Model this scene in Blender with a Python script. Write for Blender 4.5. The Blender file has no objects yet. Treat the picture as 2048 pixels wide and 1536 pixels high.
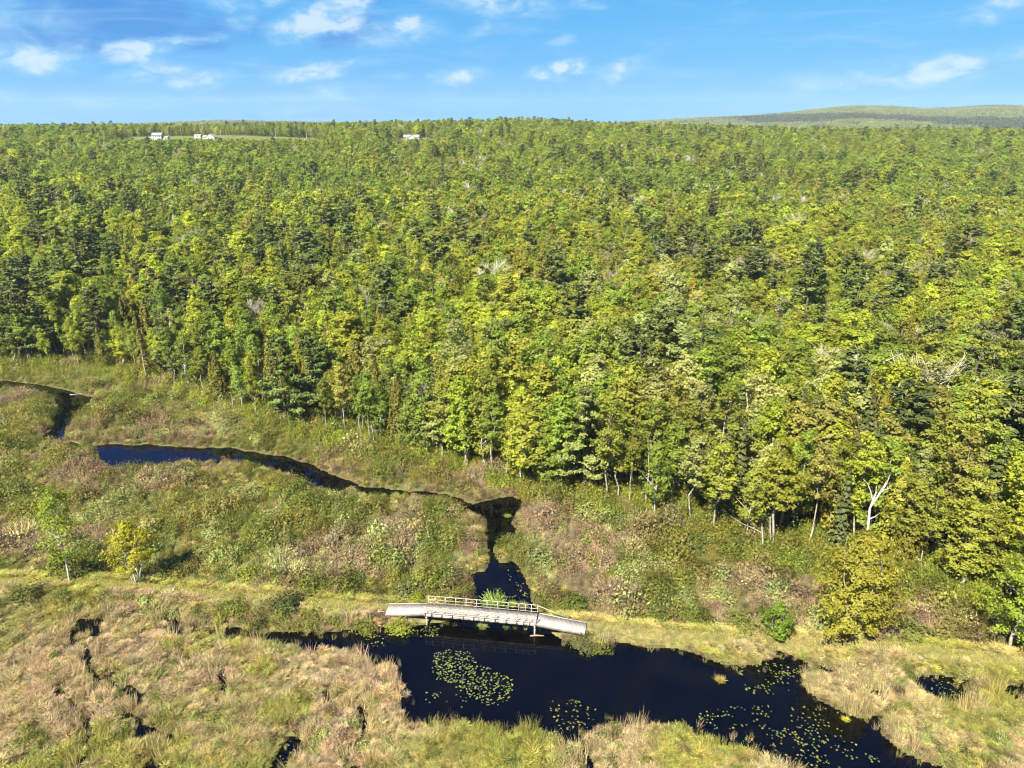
import bpy, math
import numpy as np
from mathutils import Vector, Matrix
R = math.radians
sc = bpy.context.scene
COL = sc.collection

# ------------------------------------------------------------------ camera
CAM_H, PITCH, FPX = 52.0, 20.1, 1420.0          # metres, degrees down, focal length in 2048-wide pixels
cam_d = bpy.data.cameras.new("camera"); cam_d.sensor_width = 36.0; cam_d.lens = 36.0 * FPX / 2048.0
cam_d.clip_start = 0.5; cam_d.clip_end = 20000
cam = bpy.data.objects.new("camera", cam_d); COL.objects.link(cam)
cam.location = (0, 0, CAM_H); cam.rotation_euler = (R(90 - PITCH), 0, 0)
sc.camera = cam

# ------------------------------------------------------------------ render settings, exposure
vs = sc.view_settings
vs.view_transform = 'Standard'; vs.look = 'None'; vs.gamma = 1.0; vs.exposure = 1.88; vs.use_curve_mapping = False
cy = sc.cycles
cy.max_bounces = 6; cy.diffuse_bounces = 4; cy.glossy_bounces = 2; cy.transmission_bounces = 3
cy.transparent_max_bounces = 8; cy.volume_bounces = 0; cy.caustics_reflective = False; cy.caustics_refractive = False
cy.use_adaptive_sampling = True; cy.adaptive_threshold = 0.012; cy.sample_clamp_indirect = 6
cy.use_denoising = True; cy.denoiser = 'OPENIMAGEDENOISE'; cy.denoising_input_passes = 'RGB_ALBEDO_NORMAL'; cy.denoising_prefilter = 'ACCURATE'
cy.filter_width = 1.15
EXPK = 2 ** vs.exposure

# ------------------------------------------------------------------ sun
SUN_EL, SUN_AZ = 49.0, 211.0                     # azimuth of the sun, clockwise from +Y
s_d = bpy.data.lights.new("sun", 'SUN'); s_d.energy = 5.0; s_d.angle = R(0.53); s_d.color = (1.0, 0.93, 0.78)
sun = bpy.data.objects.new("sun", s_d); COL.objects.link(sun)
to_sun = Vector((math.sin(R(SUN_AZ)) * math.cos(R(SUN_EL)), math.cos(R(SUN_AZ)) * math.cos(R(SUN_EL)), math.sin(R(SUN_EL))))
sun.rotation_euler = (-to_sun).to_track_quat('-Z', 'Y').to_euler()
sun.location = (-60, -80, 120)

# ------------------------------------------------------------------ pixel helpers (layout only)
cp, sp_ = math.cos(R(PITCH)), math.sin(R(PITCH))
def ray(px, py):
    cx, cyy = (px - 1024) / FPX, -(py - 768) / FPX
    return cx, cp + cyy * sp_, -sp_ + cyy * cp
def at(px, py, z=0.0):
    dx, dy, dz = ray(px, py); t = (z - CAM_H) / dz
    return (dx * t, dy * t)
def azel(px, py):
    dx, dy, dz = ray(px, py)
    return math.atan2(dx, dy), math.atan2(dz, math.hypot(dx, dy))

# ------------------------------------------------------------------ world: clear sky with fair-weather clouds
def srgb(r, g, b):
    f = lambda c: (c / 255 / 12.92) if c / 255 <= 0.04045 else ((c / 255 + 0.055) / 1.055) ** 2.4
    return (f(r), f(g), f(b))
W = bpy.data.worlds.new("World"); sc.world = W; W.use_nodes = True
W.cycles.sampling_method = 'MANUAL'; W.cycles.sample_map_resolution = 512
nt = W.node_tree; nt.nodes.clear()
def N(t, **k):
    n = nt.nodes.new(t)
    for a, b in k.items(): setattr(n, a, b)
    return n
def L(a, b): nt.links.new(a, b)
def M(op, a, b=None, clamp=False):
    n = N('ShaderNodeMath', operation=op); n.use_clamp = clamp
    for i, v in enumerate((a, b)):
        if v is None: continue
        if isinstance(v, (int, float)): n.inputs[i].default_value = v
        else: L(v, n.inputs[i])
    return n.outputs[0]
out = N('ShaderNodeOutputWorld'); bg = N('ShaderNodeBackground'); L(bg.outputs[0], out.inputs[0])
SKY_S = 0.1
bg.inputs[1].default_value = SKY_S
tc = N('ShaderNodeTexCoord'); sep = N('ShaderNodeSeparateXYZ'); L(tc.outputs['Generated'], sep.inputs[0])
X, Y, Z = sep.outputs
az = M('ARCTAN2', X, Y); el = M('ARCSINE', Z)
nish = N('ShaderNodeTexSky', sky_type='NISHITA'); nish.sun_disc = False
nish.sun_elevation = R(SUN_EL); nish.sun_rotation = R(SUN_AZ); nish.altitude = 60; nish.air_density = 1.0; nish.dust_density = 0.4; nish.ozone_density = 2.5
def mixc(fac, a, b):
    n = N('ShaderNodeMix', data_type='RGBA'); n.clamp_factor = True
    for s, v in ((n.inputs[0], fac), (n.inputs[6], a), (n.inputs[7], b)):
        if hasattr(v, 'links') or hasattr(v, 'is_linked'): L(v, s)
        elif isinstance(v, (int, float)): s.default_value = v
        else: s.default_value = (*v, 1)
    return n.outputs[2]
def sky_col(r, g, b):                            # a displayed colour as radiance before the exposure and the strength
    return tuple(c / EXPK / SKY_S for c in srgb(r, g, b))
def ramp(stops):
    n = N('ShaderNodeValToRGB'); cr = n.color_ramp
    while len(cr.elements) > 1: cr.elements.remove(cr.elements[-1])
    for i, (p, c) in enumerate(stops):
        e = cr.elements[0] if i == 0 else cr.elements.new(p)
        e.position = p; e.color = (*c, 1)
    return n
# elevation (degrees 0..90 -> 0..1)
el01 = M('DIVIDE', el, math.pi / 2, True)
rampW = ramp([(0, sky_col(112, 192, 246)), (.02, sky_col(112, 193, 247)), (.045, sky_col(104, 190, 248)), (.08, sky_col(92, 183, 246)), (.115, sky_col(80, 174, 244)), (.25, sky_col(44, 116, 226)), (.40, sky_col(26, 92, 200)), (.54, sky_col(24, 88, 190)), (.68, sky_col(70, 132, 214)), (1, sky_col(76, 134, 212))])
L(el01, rampW.inputs[0])
# warmer, paler towards the east (positive azimuth), deeper to the west
side = N('ShaderNodeMapRange'); L(az, side.inputs[0]); side.inputs[1].default_value = -0.75; side.inputs[2].default_value = 0.75
deep = mixc(1.0, rampW.outputs[0], rampW.outputs[0]); nt.nodes[-1].blend_type = 'MULTIPLY'
tintn = N('ShaderNodeMix', data_type='RGBA', blend_type='MULTIPLY'); tintn.inputs[0].default_value = 1
side_ramp = ramp([(0, (.70, .90, .97)), (.40, (.76, .92, .98)), (.7, (1.03, 1.03, 1.01)), (1, (1.08, 1.06, 1.02))]); L(side.outputs[0], side_ramp.inputs[0])
L(rampW.outputs[0], tintn.inputs[6]); L(side_ramp.outputs[0], tintn.inputs[7])
grad = tintn.outputs[2]
nish_mix = N('ShaderNodeMapRange'); L(el, nish_mix.inputs[0]); nish_mix.inputs[1].default_value = R(48); nish_mix.inputs[2].default_value = R(80); nish_mix.inputs[4].default_value = 0.3
base = mixc(nish_mix.outputs[0], grad, nish.outputs[0])
# cloud noise in direction space
comb = N('ShaderNodeCombineXYZ'); L(az, comb.inputs[0]); L(el, comb.inputs[1])
mp = N('ShaderNodeMapping'); L(comb.outputs[0], mp.inputs[0]); mp.inputs['Rotation'].default_value = (0, 0, R(-14)); mp.inputs['Scale'].default_value = (22, 46, 1)
nz = N('ShaderNodeTexNoise'); L(mp.outputs[0], nz.inputs[0]); nz.inputs['Scale'].default_value = 1.0; nz.inputs['Detail'].default_value = 7; nz.inputs['Roughness'].default_value = .62; nz.inputs['Distortion'].default_value = .6
dst = N('ShaderNodeTexNoise'); L(mp.outputs[0], dst.inputs[0]); dst.inputs['Scale'].default_value = 1.6; dst.inputs['Detail'].default_value = 5
dv = N('ShaderNodeVectorMath', operation='MULTIPLY_ADD'); L(dst.outputs['Color'], dv.inputs[0]); dv.inputs[1].default_value = (.045, .020, 0); 
off = N('ShaderNodeVectorMath', operation='SUBTRACT'); L(comb.outputs[0], off.inputs[0]); off.inputs[1].default_value = (.0225, .010, 0)
L(off.outputs[0], dv.inputs[2]); wv = dv.outputs[0]
def cloud_layer(lst):
    tot = None
    for px, py, w, h, s, tilt in lst:
        a, e = azel(px, py)
        m = N('ShaderNodeMapping', vector_type='TEXTURE'); L(wv, m.inputs[0])
        m.inputs['Location'].default_value = (a, e, 0); m.inputs['Rotation'].default_value = (0, 0, R(tilt))
        m.inputs['Scale'].default_value = (w * 1.25 / 1500, h * 1.3 / 1500, 1)
        ln = N('ShaderNodeVectorMath', operation='LENGTH'); L(m.outputs[0], ln.inputs[0])
        mr = N('ShaderNodeMapRange', interpolation_type='SMOOTHSTEP'); L(ln.outputs['Value'], mr.inputs[0])
        mr.inputs[1].default_value = 0; mr.inputs[2].default_value = 1; mr.inputs[3].default_value = s; mr.inputs[4].default_value = 0
        tot = mr.outputs[0] if tot is None else M('MAXIMUM', tot, mr.outputs[0])
    return tot
light = cloud_layer([
    (40, 35, 120, 60, .5, -8), (55, 115, 110, 36, .85, 0), (120, 100, 60, 20, .6, 15), (255, 104, 85, 22, .85, 10), (350, 82, 90, 14, .65, 6), (430, 75, 50, 12, .5, 0),
    (345, 138, 95, 24, .62, -6), (400, 158, 75, 25, .85, 12), (270, 155, 60, 20, .55, 8), (470, 8, 80, 22, .5, -8), (550, 2, 50, 16, .6, 0), (480, 45, 45, 22, .5, 20),
    (630, 42, 110, 42, .95, 20), (690, 18, 100, 32, .95, 28), (660, 55, 90, 26, .9, 12), (795, 68, 140, 34, .6, 6), (815, 52, 55, 24, .85, 15),
    (960, 62, 95, 18, .5, 12), (1000, 6, 150, 32, .75, -4), (625, 145, 110, 22, .8, 10), (690, 133, 40, 12, .7, 25), (920, 152, 80, 20, .75, 6),
    (1135, 137, 52, 24, .9, 18), (1075, 145, 42, 15, .62, 8), (1255, 130, 62, 20, .75, 10), (1215, 160, 52, 17, .65, 10), (1120, 86, 46, 13, .7, 6),
    (1790, 150, 300, 36, .6, 5), (1890, 142, 110, 36, .8, 8), (1700, 158, 150, 28, .55, 2), (2020, 8, 110, 26, .6, 10), (640, 190, 190, 26, .45, 4), (1170, 12, 60, 18, .5, 4),
    (1650, 215, 260, 20, .3, 0), (930, 205, 160, 20, .3, 0), (190, 200, 230, 24, .3, 0), (2040, 105, 120, 20, .45, 5)])
mp2 = N('ShaderNodeMapping'); L(comb.outputs[0], mp2.inputs[0]); mp2.inputs['Rotation'].default_value = (0, 0, R(-6)); mp2.inputs['Scale'].default_value = (7, 52, 1)
nz2 = N('ShaderNodeTexNoise'); L(mp2.outputs[0], nz2.inputs[0]); nz2.inputs['Scale'].default_value = 1.0; nz2.inputs['Detail'].default_value = 6; nz2.inputs['Roughness'].default_value = .6; nz2.inputs['Distortion'].default_value = .8
st_ = N('ShaderNodeMapRange', interpolation_type='SMOOTHSTEP'); L(nz2.outputs[0], st_.inputs[0]); st_.inputs[1].default_value = .48; st_.inputs[2].default_value = .78; st_.inputs[4].default_value = .28
dark = cloud_layer([
    (215, 18, 200, 60, 1, -4), (330, 55, 260, 55, .55, 2), (120, 78, 160, 34, .75, -4), (410, 90, 70, 20, .6, 0), (690, 62, 95, 34, .9, 12), (720, -5, 130, 26, .5, 0), (600, 66, 60, 14, .4, 0)])
nzv = nz.outputs[0]
def dens(layer, lo, hi, k):
    v = M('MULTIPLY', layer, M('ADD', M('MULTIPLY', nzv, k), .5 - k * .5 + .25))
    n = N('ShaderNodeMapRange', interpolation_type='SMOOTHSTEP'); L(v, n.inputs[0]); n.inputs[1].default_value = lo; n.inputs[2].default_value = hi
    return n.outputs[0]
col1 = mixc(M('MULTIPLY', dens(dark, .08, .50, 1.0), .92), base, sky_col(58, 146, 228))
col1 = mixc(st_.outputs[0], col1, sky_col(196, 229, 252))
cl_col = mixc(dens(light, .22, .75, 2.4), sky_col(156, 212, 251), sky_col(212, 235, 252))
col2 = mixc(M('MULTIPLY', dens(light, .02, .66, 2.6), .88), col1, cl_col)
below = N('ShaderNodeMapRange'); L(el, below.inputs[0]); below.inputs[1].default_value = R(-3); below.inputs[2].default_value = R(-0.8)
fin = mixc(below.outputs[0], tuple(c / SKY_S for c in (.05, .065, .03)), col2)
L(fin, bg.inputs[0])

# ------------------------------------------------------------------ numpy helpers
rng = np.random.default_rng(11)
def hash2(ix, iy, seed):
    h = (ix.astype(np.int64) * 374761393 + iy.astype(np.int64) * 668265263 + seed * 974711) & 0x7fffffff
    h = ((h ^ (h >> 13)) * 1274126177) & 0x7fffffff
    return ((h ^ (h >> 16)) & 0xffff) / 65535.0
def vnoise(x, y, seed=0):
    ix, iy = np.floor(x), np.floor(y); fx, fy = x - ix, y - iy
    fx = fx * fx * (3 - 2 * fx); fy = fy * fy * (3 - 2 * fy)
    a, b, c, d = hash2(ix, iy, seed), hash2(ix + 1, iy, seed), hash2(ix, iy + 1, seed), hash2(ix + 1, iy + 1, seed)
    return (a * (1 - fx) + b * fx) * (1 - fy) + (c * (1 - fx) + d * fx) * fy
def fbm(x, y, scale, octs=3, seed=0):
    v = 0; amp = .5; tot = 0
    for o in range(octs):
        v = v + amp * vnoise(x / scale + 17.3 * o, y / scale - 9.1 * o, seed + o); tot += amp; amp *= .5; scale *= .5
    return v / tot
def sstep(a, b, x):
    t = np.clip((x - a) / (b - a), 0, 1); return t * t * (3 - 2 * t)

# ------------------------------------------------------------------ layout: water outlines read off the photograph, unprojected to the ground
def poly(pts):
    return np.array([at(p[0], p[1], p[2] if len(p) > 2 else 0) for p in pts])
V = .75
pond = poly([(505, 1266), (590, 1257), (640, 1260), (690, 1263), (730, 1262), (760, 1257), (810, 1261), (825, 1254), (850, 1250), (880, 1246), (915, 1240), (950, 1225), (955, 1205),
    (945, 1168), (940, 1152), (962, 1140), (973, 1120), (972, 1095), (975, 1060), (966, 1040), (940, 1028), (925, 1022), (935, 1010), (965, 1000), (1000, 995), (1035, 1000), (1043, 1012), (1032, 1030), (1022, 1045),
    (1036, 1062, .4), (1002, 1076, V), (985, 1086, V), (980, 1104, V), (992, 1122, .4), (1025, 1122), (1040, 1150), (1058, 1178), (1066, 1200), (1085, 1235), (1100, 1262), (1130, 1280), (1165, 1290), (1215, 1297), (1225, 1287), (1260, 1288), (1310, 1295),
    (1340, 1298), (1375, 1306), (1420, 1319), (1450, 1328), (1480, 1333), (1540, 1323), (1580, 1318), (1610, 1326), (1612, 1338, .3), (1600, 1352, .5), (1598, 1362, .6), (1620, 1383, .6), (1650, 1398, .6), (1680, 1413, .6), (1720, 1428, .5),
    (1742, 1432, .3), (1770, 1425), (1772, 1440), (1766, 1456, .4), (1800, 1495, .6), (1850, 1520, .6), (1920, 1536, .6), (1990, 1546, .6), (2100, 1575, .6), (2100, 1640), (1700, 1600, .6), (1640, 1540, V), (1610, 1535, V), (1540, 1502, V), (1480, 1485, V), (1400, 1470, V),
    (1385, 1450, V), (1320, 1443, V), (1250, 1436, V), (1215, 1432, V), (1192, 1450, V), (1177, 1470, .5), (1168, 1482), (1180, 1522), (1184, 1560), (1166, 1560), (1168, 1505), (1156, 1485, V), (1100, 1472, V),
    (1050, 1453, V), (1000, 1452, V), (950, 1438, V), (900, 1432, V), (850, 1428, V), (828, 1436, V), (814, 1450), (808, 1405), (798, 1370), (783, 1335), (772, 1318, V), (738, 1318, V), (728, 1300, V), (732, 1292, V), (690, 1294, V), (640, 1295, V), (605, 1285, V), (560, 1276, V)])
brook = poly([(190, 893), (203, 891), (215, 888), (290, 889), (350, 892), (400, 894), (460, 896), (520, 903), (580, 918), (640, 938), (690, 962), (700, 968),
    (694, 984, V), (680, 980, V), (640, 972, V), (600, 952, V), (550, 933, V), (500, 922, V), (450, 916, V), (400, 922, V), (330, 927, V), (270, 930, V), (235, 931, V), (207, 926, V), (196, 912, V)])
pool = poly([(0, 763), (50, 766), (100, 773), (128, 781), (182, 796), (178, 815), (155, 832), (136, 850), (122, 884, V), (78, 872, V), (106, 848, V), (118, 815, .4), (112, 795), (90, 786, .4), (40, 778, .4), (-60, 772, .4)])
small = [poly(p) for p in (
    [(712, 968), (780, 976), (786, 993, .3), (716, 988, .3)], [(826, 978), (876, 982), (874, 996, .3), (830, 995, .3)], [(130, 880), (165, 890), (160, 899, .3), (128, 890, .3)],
    [(125, 1243), (160, 1236), (195, 1236), (215, 1243), (205, 1268, .6), (180, 1274, .6), (150, 1256, .4)],
    [(318, 1244), (345, 1240), (372, 1246), (375, 1272, .6), (345, 1274, .6)], [(375, 1258), (420, 1256), (465, 1254), (520, 1262), (520, 1276, .5), (440, 1272, .5), (380, 1270, .4)],
    [(425, 1354), (455, 1352), (470, 1362), (452, 1392, .4), (440, 1382, .4)], [(655, 1372), (680, 1372), (675, 1392, .3), (655, 1400, .4)],
    [(705, 1415), (735, 1405), (748, 1425), (740, 1475, .5), (715, 1455, .4)], [(730, 1470), (722, 1490), (708, 1540), (735, 1560), (690, 1570), (700, 1520)],
    [(565, 1465), (600, 1460), (605, 1500), (560, 1560), (500, 1580), (530, 1530, .3)], [(670, 1526), (735, 1524), (760, 1580), (640, 1580)],
    [(1815, 1343), (1880, 1344), (1935, 1352), (1932, 1375, .3), (1965, 1402, .3), (1925, 1412, .4), (1860, 1398, .4), (1830, 1378, .3)], [(1995, 1368), (2060, 1358), (2100, 1365), (2100, 1420), (2050, 1405, .3), (2005, 1400, .3)],
    [(1735, 1382), (1772, 1384), (1765, 1394, .3), (1738, 1412, .3), (1728, 1405)])]
def lines(*ls): return [(np.array([at(*p) for p in pts]), w) for pts, w in ls]
cracks = lines(([(686, 964), (745, 982), (800, 985), (850, 988), (900, 992), (940, 1006)], .55), ([(153, 1252), (157, 1290), (166, 1325), (176, 1348)], .32), ([(176, 1348), (205, 1356), (232, 1362)], .28), ([(222, 1352), (228, 1375), (245, 1388)], .3), ([(190, 1362), (190, 1385), (178, 1410), (168, 1440), (174, 1470), (168, 1545)], .3),
    ([(108, 1383), (122, 1400), (138, 1416)], .28), ([(32, 1330), (55, 1352)], .25), ([(240, 1440), (275, 1455), (310, 1475), (345, 1480)], .35), ([(265, 1455), (282, 1480)], .4), ([(1560, 1312), (1580, 1316), (1612, 1330), (1650, 1340), (1672, 1352)], .35),
    ([(306, 1520), (325, 1532), (345, 1550)], .5), ([(1700, 1366), (1730, 1380), (1760, 1386)], .3), ([(340, 1300), (375, 1310), (385, 1320)], .3), ([(255, 1378), (275, 1400), (282, 1395)], .45))
sm = float(rng.random())
WX, WY, WS = (-130.0, 130.0), (36.0, 172.0), 0.4
gx = np.arange(WX[0], WX[1], WS); gy = np.arange(WY[0], WY[1], WS)
GX, GY = np.meshgrid(gx, gy)
qx = GX + (fbm(GX, GY, 3.0, 3, 3) - .5) * 2.0; qy = GY + (fbm(GX, GY, 3.0, 3, 8) - .5) * 2.0
def sdf_poly(P, x, y):
    d = np.full(x.shape, 1e9); ins = np.zeros(x.shape, bool)
    lo, hi = P.min(0) - 9, P.max(0) + 9
    s = (x > lo[0]) & (x < hi[0]) & (y > lo[1]) & (y < hi[1])
    xs, ys = x[s], y[s]; dd = np.full(xs.shape, 1e9); ii = np.zeros(xs.shape, bool)
    for i in range(len(P)):
        a, b = P[i], P[(i + 1) % len(P)]; e = b - a; L2 = max(e @ e, 1e-9)
        t = np.clip(((xs - a[0]) * e[0] + (ys - a[1]) * e[1]) / L2, 0, 1)
        dd = np.minimum(dd, np.hypot(xs - a[0] - t * e[0], ys - a[1] - t * e[1]))
        c = (a[1] > ys) != (b[1] > ys)
        ii ^= c & (xs < (b[0] - a[0]) * (ys - a[1]) / (b[1] - a[1] + 1e-12) + a[0])
    d[s] = np.where(ii, -dd, dd)
    return d
def dist_line(P, x, y):
    dd = np.full(x.shape, 1e9); tt = np.zeros(x.shape)
    for i in range(len(P) - 1):
        a, b = P[i], P[i + 1]; e = b - a; L2 = max(e @ e, 1e-9)
        t = np.clip(((x - a[0]) * e[0] + (y - a[1]) * e[1]) / L2, 0, 1)
        dd = np.minimum(dd, np.hypot(x - a[0] - t * e[0], y - a[1] - t * e[1]))
    return dd
SD = np.full(GX.shape, 9.0)
for P in [pond, brook, pool]: SD = np.minimum(SD, sdf_poly(P, qx, qy))
for P in small: SD = np.minimum(SD, sdf_poly(P, qx, qy) + .28)
for P, w in cracks: SD = np.minimum(SD, dist_line(P, qx, qy) - w * 1.15)
dike_px = [(-200, 1160), (0, 1170), (140, 1170), (290, 1180), (430, 1197), (560, 1203), (680, 1218), (790, 1223), (900, 1230), (1060, 1246), (1160, 1257), (1300, 1273), (1450, 1283), (1600, 1289), (1750, 1298), (1900, 1312), (2048, 1332), (2200, 1355)]
dike = np.array([at(x, y, .6) for x, y in dike_px])
DD = dist_line(dike, GX, GY)
edge_px = [(0, 738), (100, 745), (200, 748), (300, 768), (380, 792), (450, 818), (520, 843), (600, 870), (700, 890), (800, 912), (900, 936), (1000, 966), (1060, 986), (1150, 1004), (1250, 1030), (1330, 1055), (1420, 1080), (1520, 1110), (1600, 1128), (1650, 1148), (1800, 1172), (1900, 1196), (1980, 1222), (2048, 1240)]
edge = np.array([at(x, y) for x, y in edge_px])
EX = np.concatenate([[-900, -180], edge[:, 0], [75, 100, 900]]); EY = np.concatenate([[170, 165], edge[:, 1], [60, 52, 40]])
def edge_y(x): return np.interp(x, EX, EY)
def grid_at(F, x, y):
    i = np.clip(((x - WX[0]) / WS), 0, len(gx) - 1.001); j = np.clip(((y - WY[0]) / WS), 0, len(gy) - 1.001)
    i0 = i.astype(int); j0 = j.astype(int); a = i - i0; b = j - j0
    return (F[j0, i0] * (1 - a) + F[j0, i0 + 1] * a) * (1 - b) + (F[j0 + 1, i0] * (1 - a) + F[j0 + 1, i0 + 1] * a) * b
def inside_grid(x, y): return (x > WX[0]) & (x < WX[1]) & (y > WY[0]) & (y < WY[1])

# terrain height
PY = [0, 150, 200, 300, 400, 500, 600, 645, 700, 780, 900, 1200, 1700, 6000]; PZ = [0, 0, 2, 9, 17, 25, 32.5, 37.5, 40.5, 42, 37, 20, 8, 8]
UM = [-1.5, -.72, -.5, -.3, -.12, 0, .06, .15, .3, .5, .75, 1.5]; MM = [.97, .97, 1.0, 1.0, 1.02, 1.05, 1.05, .99, .86, .80, .80, .8]
crest = [(-900, 262), (0, 257), (200, 253), (300, 250), (430, 245), (560, 246), (700, 249), (1000, 252), (1200, 250), (1300, 244), (1400, 238.5), (1500, 235), (1560, 231), (1620, 224), (1700, 217), (1760, 216.5), (1840, 222), (1900, 220), (1980, 216), (2048, 217), (2300, 218), (3000, 225)]
CU = [(p - 1024) / 1512 for p, _ in crest]; CE = [(248 - q) / 1512 for _, q in crest]
def terrain(x, y):
    x = np.asarray(x, float); y = np.asarray(y, float)
    u = x / np.maximum(y, 1)
    far = sstep(120, 260, y)
    z = np.interp(y, PY, PZ) * (1 + (np.interp(u, UM, MM) - 1) * far)
    z = z + far * (fbm(x, y, 140, 3, 5) - .5) * 6 * sstep(200, 500, y)
    yc = np.where(u < .1, 2500., 3300.); yc = 2500 + 800 * sstep(.02, .2, u)
    hc = CAM_H + yc * np.interp(u, CU, CE) - 8
    t = sstep(0, 1, (y - 1500) / (yc - 1500)) * .55 + np.clip((y - 1500) / (yc - 1500), 0, 1) * .45
    hill = np.where(y > yc, hc - (y - yc) * .03, 8 + (hc - 8) * t)
    z = np.where(y > 1500, np.maximum(z, hill + (fbm(x, y, 420, 3, 15) - .5) * 16 * sstep(1500, 2000, y) * sstep(yc, yc - 500, y)), z)
    g = inside_grid(x, y)
    sd = grid_at(SD, x, y); dd = grid_at(DD, x, y)
    loc = np.where(sd < 0, np.maximum(-.9, sd * .8) - .12, .16 + .26 * sstep(0, 2.0, sd) + (fbm(x, y, 3.0, 2, 21) - .5) * .3 * sstep(.3, 1.5, sd))
    loc = np.where(sd > 0, loc + .55 * sstep(3.2, 1.0, dd) * sstep(0, 1.2, sd), loc)
    return z + np.where(g, loc, .35)

# ------------------------------------------------------------------ mesh and material helpers
def mesh_np(name, verts, quads, mats=(), midx=None, rnd=None, smooth=False):
    me = bpy.data.meshes.new(name); verts = np.asarray(verts, np.float32); quads = np.asarray(quads, np.int32)
    k = quads.shape[1]
    me.vertices.add(len(verts)); me.vertices.foreach_set('co', verts.ravel())
    me.loops.add(quads.size); me.loops.foreach_set('vertex_index', quads.ravel())
    me.polygons.add(len(quads)); me.polygons.foreach_set('loop_start', np.arange(0, quads.size, k, dtype=np.int32))
    try: me.polygons.foreach_set('loop_total', np.full(len(quads), k, np.int32))
    except Exception: pass
    for m in mats: me.materials.append(m)
    if midx is not None: me.polygons.foreach_set('material_index', np.asarray(midx, np.int32))
    if smooth: me.polygons.foreach_set('use_smooth', np.ones(len(quads), bool))
    if rnd is not None:
        a = me.attributes.new('rnd', 'FLOAT', 'POINT'); a.data.foreach_set('value', np.asarray(rnd, np.float32))
    me.update(calc_edges=True); me.validate()
    return me
def add(name, me, parent=None, loc=None, **props):
    o = bpy.data.objects.new(name, me); COL.objects.link(o)
    if parent is not None: o.parent = parent
    if loc is not None: o.location = loc
    for k, v in props.items(): o[k] = v
    return o
def root(name, loc, rz=0, s=1, **props):
    o = add(name, None, None, loc, **props); o.rotation_euler = (0, 0, rz); o.scale = (s, s, s); o.empty_display_size = .5
    return o

class Mat:
    def __init__(s, name):
        s.m = bpy.data.materials.new(name); s.m.use_nodes = True; s.t = s.m.node_tree; s.t.nodes.clear()
        s.out = s.n('ShaderNodeOutputMaterial')
    def n(s, t, **k):
        n = s.t.nodes.new(t)
        for a, b in k.items(): setattr(n, a, b)
        return n
    def l(s, a, b): s.t.links.new(a, b)
    def noise(s, scale, detail=4, coord='Object', rough=.5, vec=None):
        tcn = s.n('ShaderNodeTexCoord'); nn = s.n('ShaderNodeTexNoise'); nn.inputs['Scale'].default_value = scale; nn.inputs['Detail'].default_value = detail; nn.inputs['Roughness'].default_value = rough
        src = tcn.outputs[coord]
        if vec:
            mpn = s.n('ShaderNodeMapping'); mpn.inputs['Scale'].default_value = vec; s.l(src, mpn.inputs[0]); src = mpn.outputs[0]
        s.l(src, nn.inputs[0]); return nn.outputs[0]
    def ramp(s, fac, stops):
        r = s.n('ShaderNodeValToRGB'); cr = r.color_ramp
        while len(cr.elements) > 1: cr.elements.remove(cr.elements[-1])
        for i, (p, c) in enumerate(stops):
            e = cr.elements[0] if i == 0 else cr.elements.new(p); e.position = p; e.color = (*c, 1)
        s.l(fac, r.inputs[0]); return r.outputs[0]
    def bsdf(s, col, rough=.8, spec=.3, bump=None, bs=.3, bd=.05):
        b = s.n('ShaderNodeBsdfPrincipled')
        if isinstance(col, tuple): b.inputs['Base Color'].default_value = (*col, 1)
        else: s.l(col, b.inputs['Base Color'])
        b.inputs['Roughness'].default_value = rough; b.inputs['Specular IOR Level'].default_value = spec
        if bump is not None:
            bn = s.n('ShaderNodeBump'); bn.inputs['Strength'].default_value = bs; bn.inputs['Distance'].default_value = bd; s.l(bump, bn.inputs['Height']); s.l(bn.outputs[0], b.inputs['Normal'])
        s.l(b.outputs[0], s.out.inputs[0]); return b

def leaf_mat(name, transl=.35, var=.45, gloss=.25):
    s = Mat(name)
    a = s.n('ShaderNodeAttribute', attribute_type='INSTANCER', attribute_name='tint')
    r = s.n('ShaderNodeAttribute', attribute_type='GEOMETRY', attribute_name='rnd')
    mr = s.n('ShaderNodeMapRange'); s.l(r.outputs['Fac'], mr.inputs[0]); mr.inputs[3].default_value = 1 - var; mr.inputs[4].default_value = 1 + var
    mul = s.n('ShaderNodeVectorMath', operation='SCALE'); s.l(a.outputs['Color'], mul.inputs[0]); s.l(mr.outputs[0], mul.inputs['Scale'])
    d = s.n('ShaderNodeBsdfPrincipled'); s.l(mul.outputs[0], d.inputs['Base Color']); d.inputs['Roughness'].default_value = .55; d.inputs['Specular IOR Level'].default_value = gloss
    t = s.n('ShaderNodeBsdfTranslucent'); 
    w = s.n('ShaderNodeVectorMath', operation='MULTIPLY'); s.l(mul.outputs[0], w.inputs[0]); w.inputs[1].default_value = (1.15, 1.2, .7); s.l(w.outputs[0], t.inputs[0])
    mx = s.n('ShaderNodeMixShader'); mx.inputs[0].default_value = transl; s.l(d.outputs[0], mx.inputs[1]); s.l(t.outputs[0], mx.inputs[2]); s.l(mx.outputs[0], s.out.inputs[0])
    return s.m
LEAF = leaf_mat('foliage', .50, .30, .2); NEEDLE = leaf_mat('needles', .22, .42, .2); GRASS = leaf_mat('sedge', .35, .35, .15); TWIG = leaf_mat('twigs', 0, .3, .1)
def bark_mat(name, a, b, scale=6):
    s = Mat(name); f = s.noise(scale, 5, vec=(1, 1, .35)); s.bsdf(s.ramp(f, [(.35, a), (.62, b)]), .9, .15, f, .5, .03); return s.m
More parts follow.
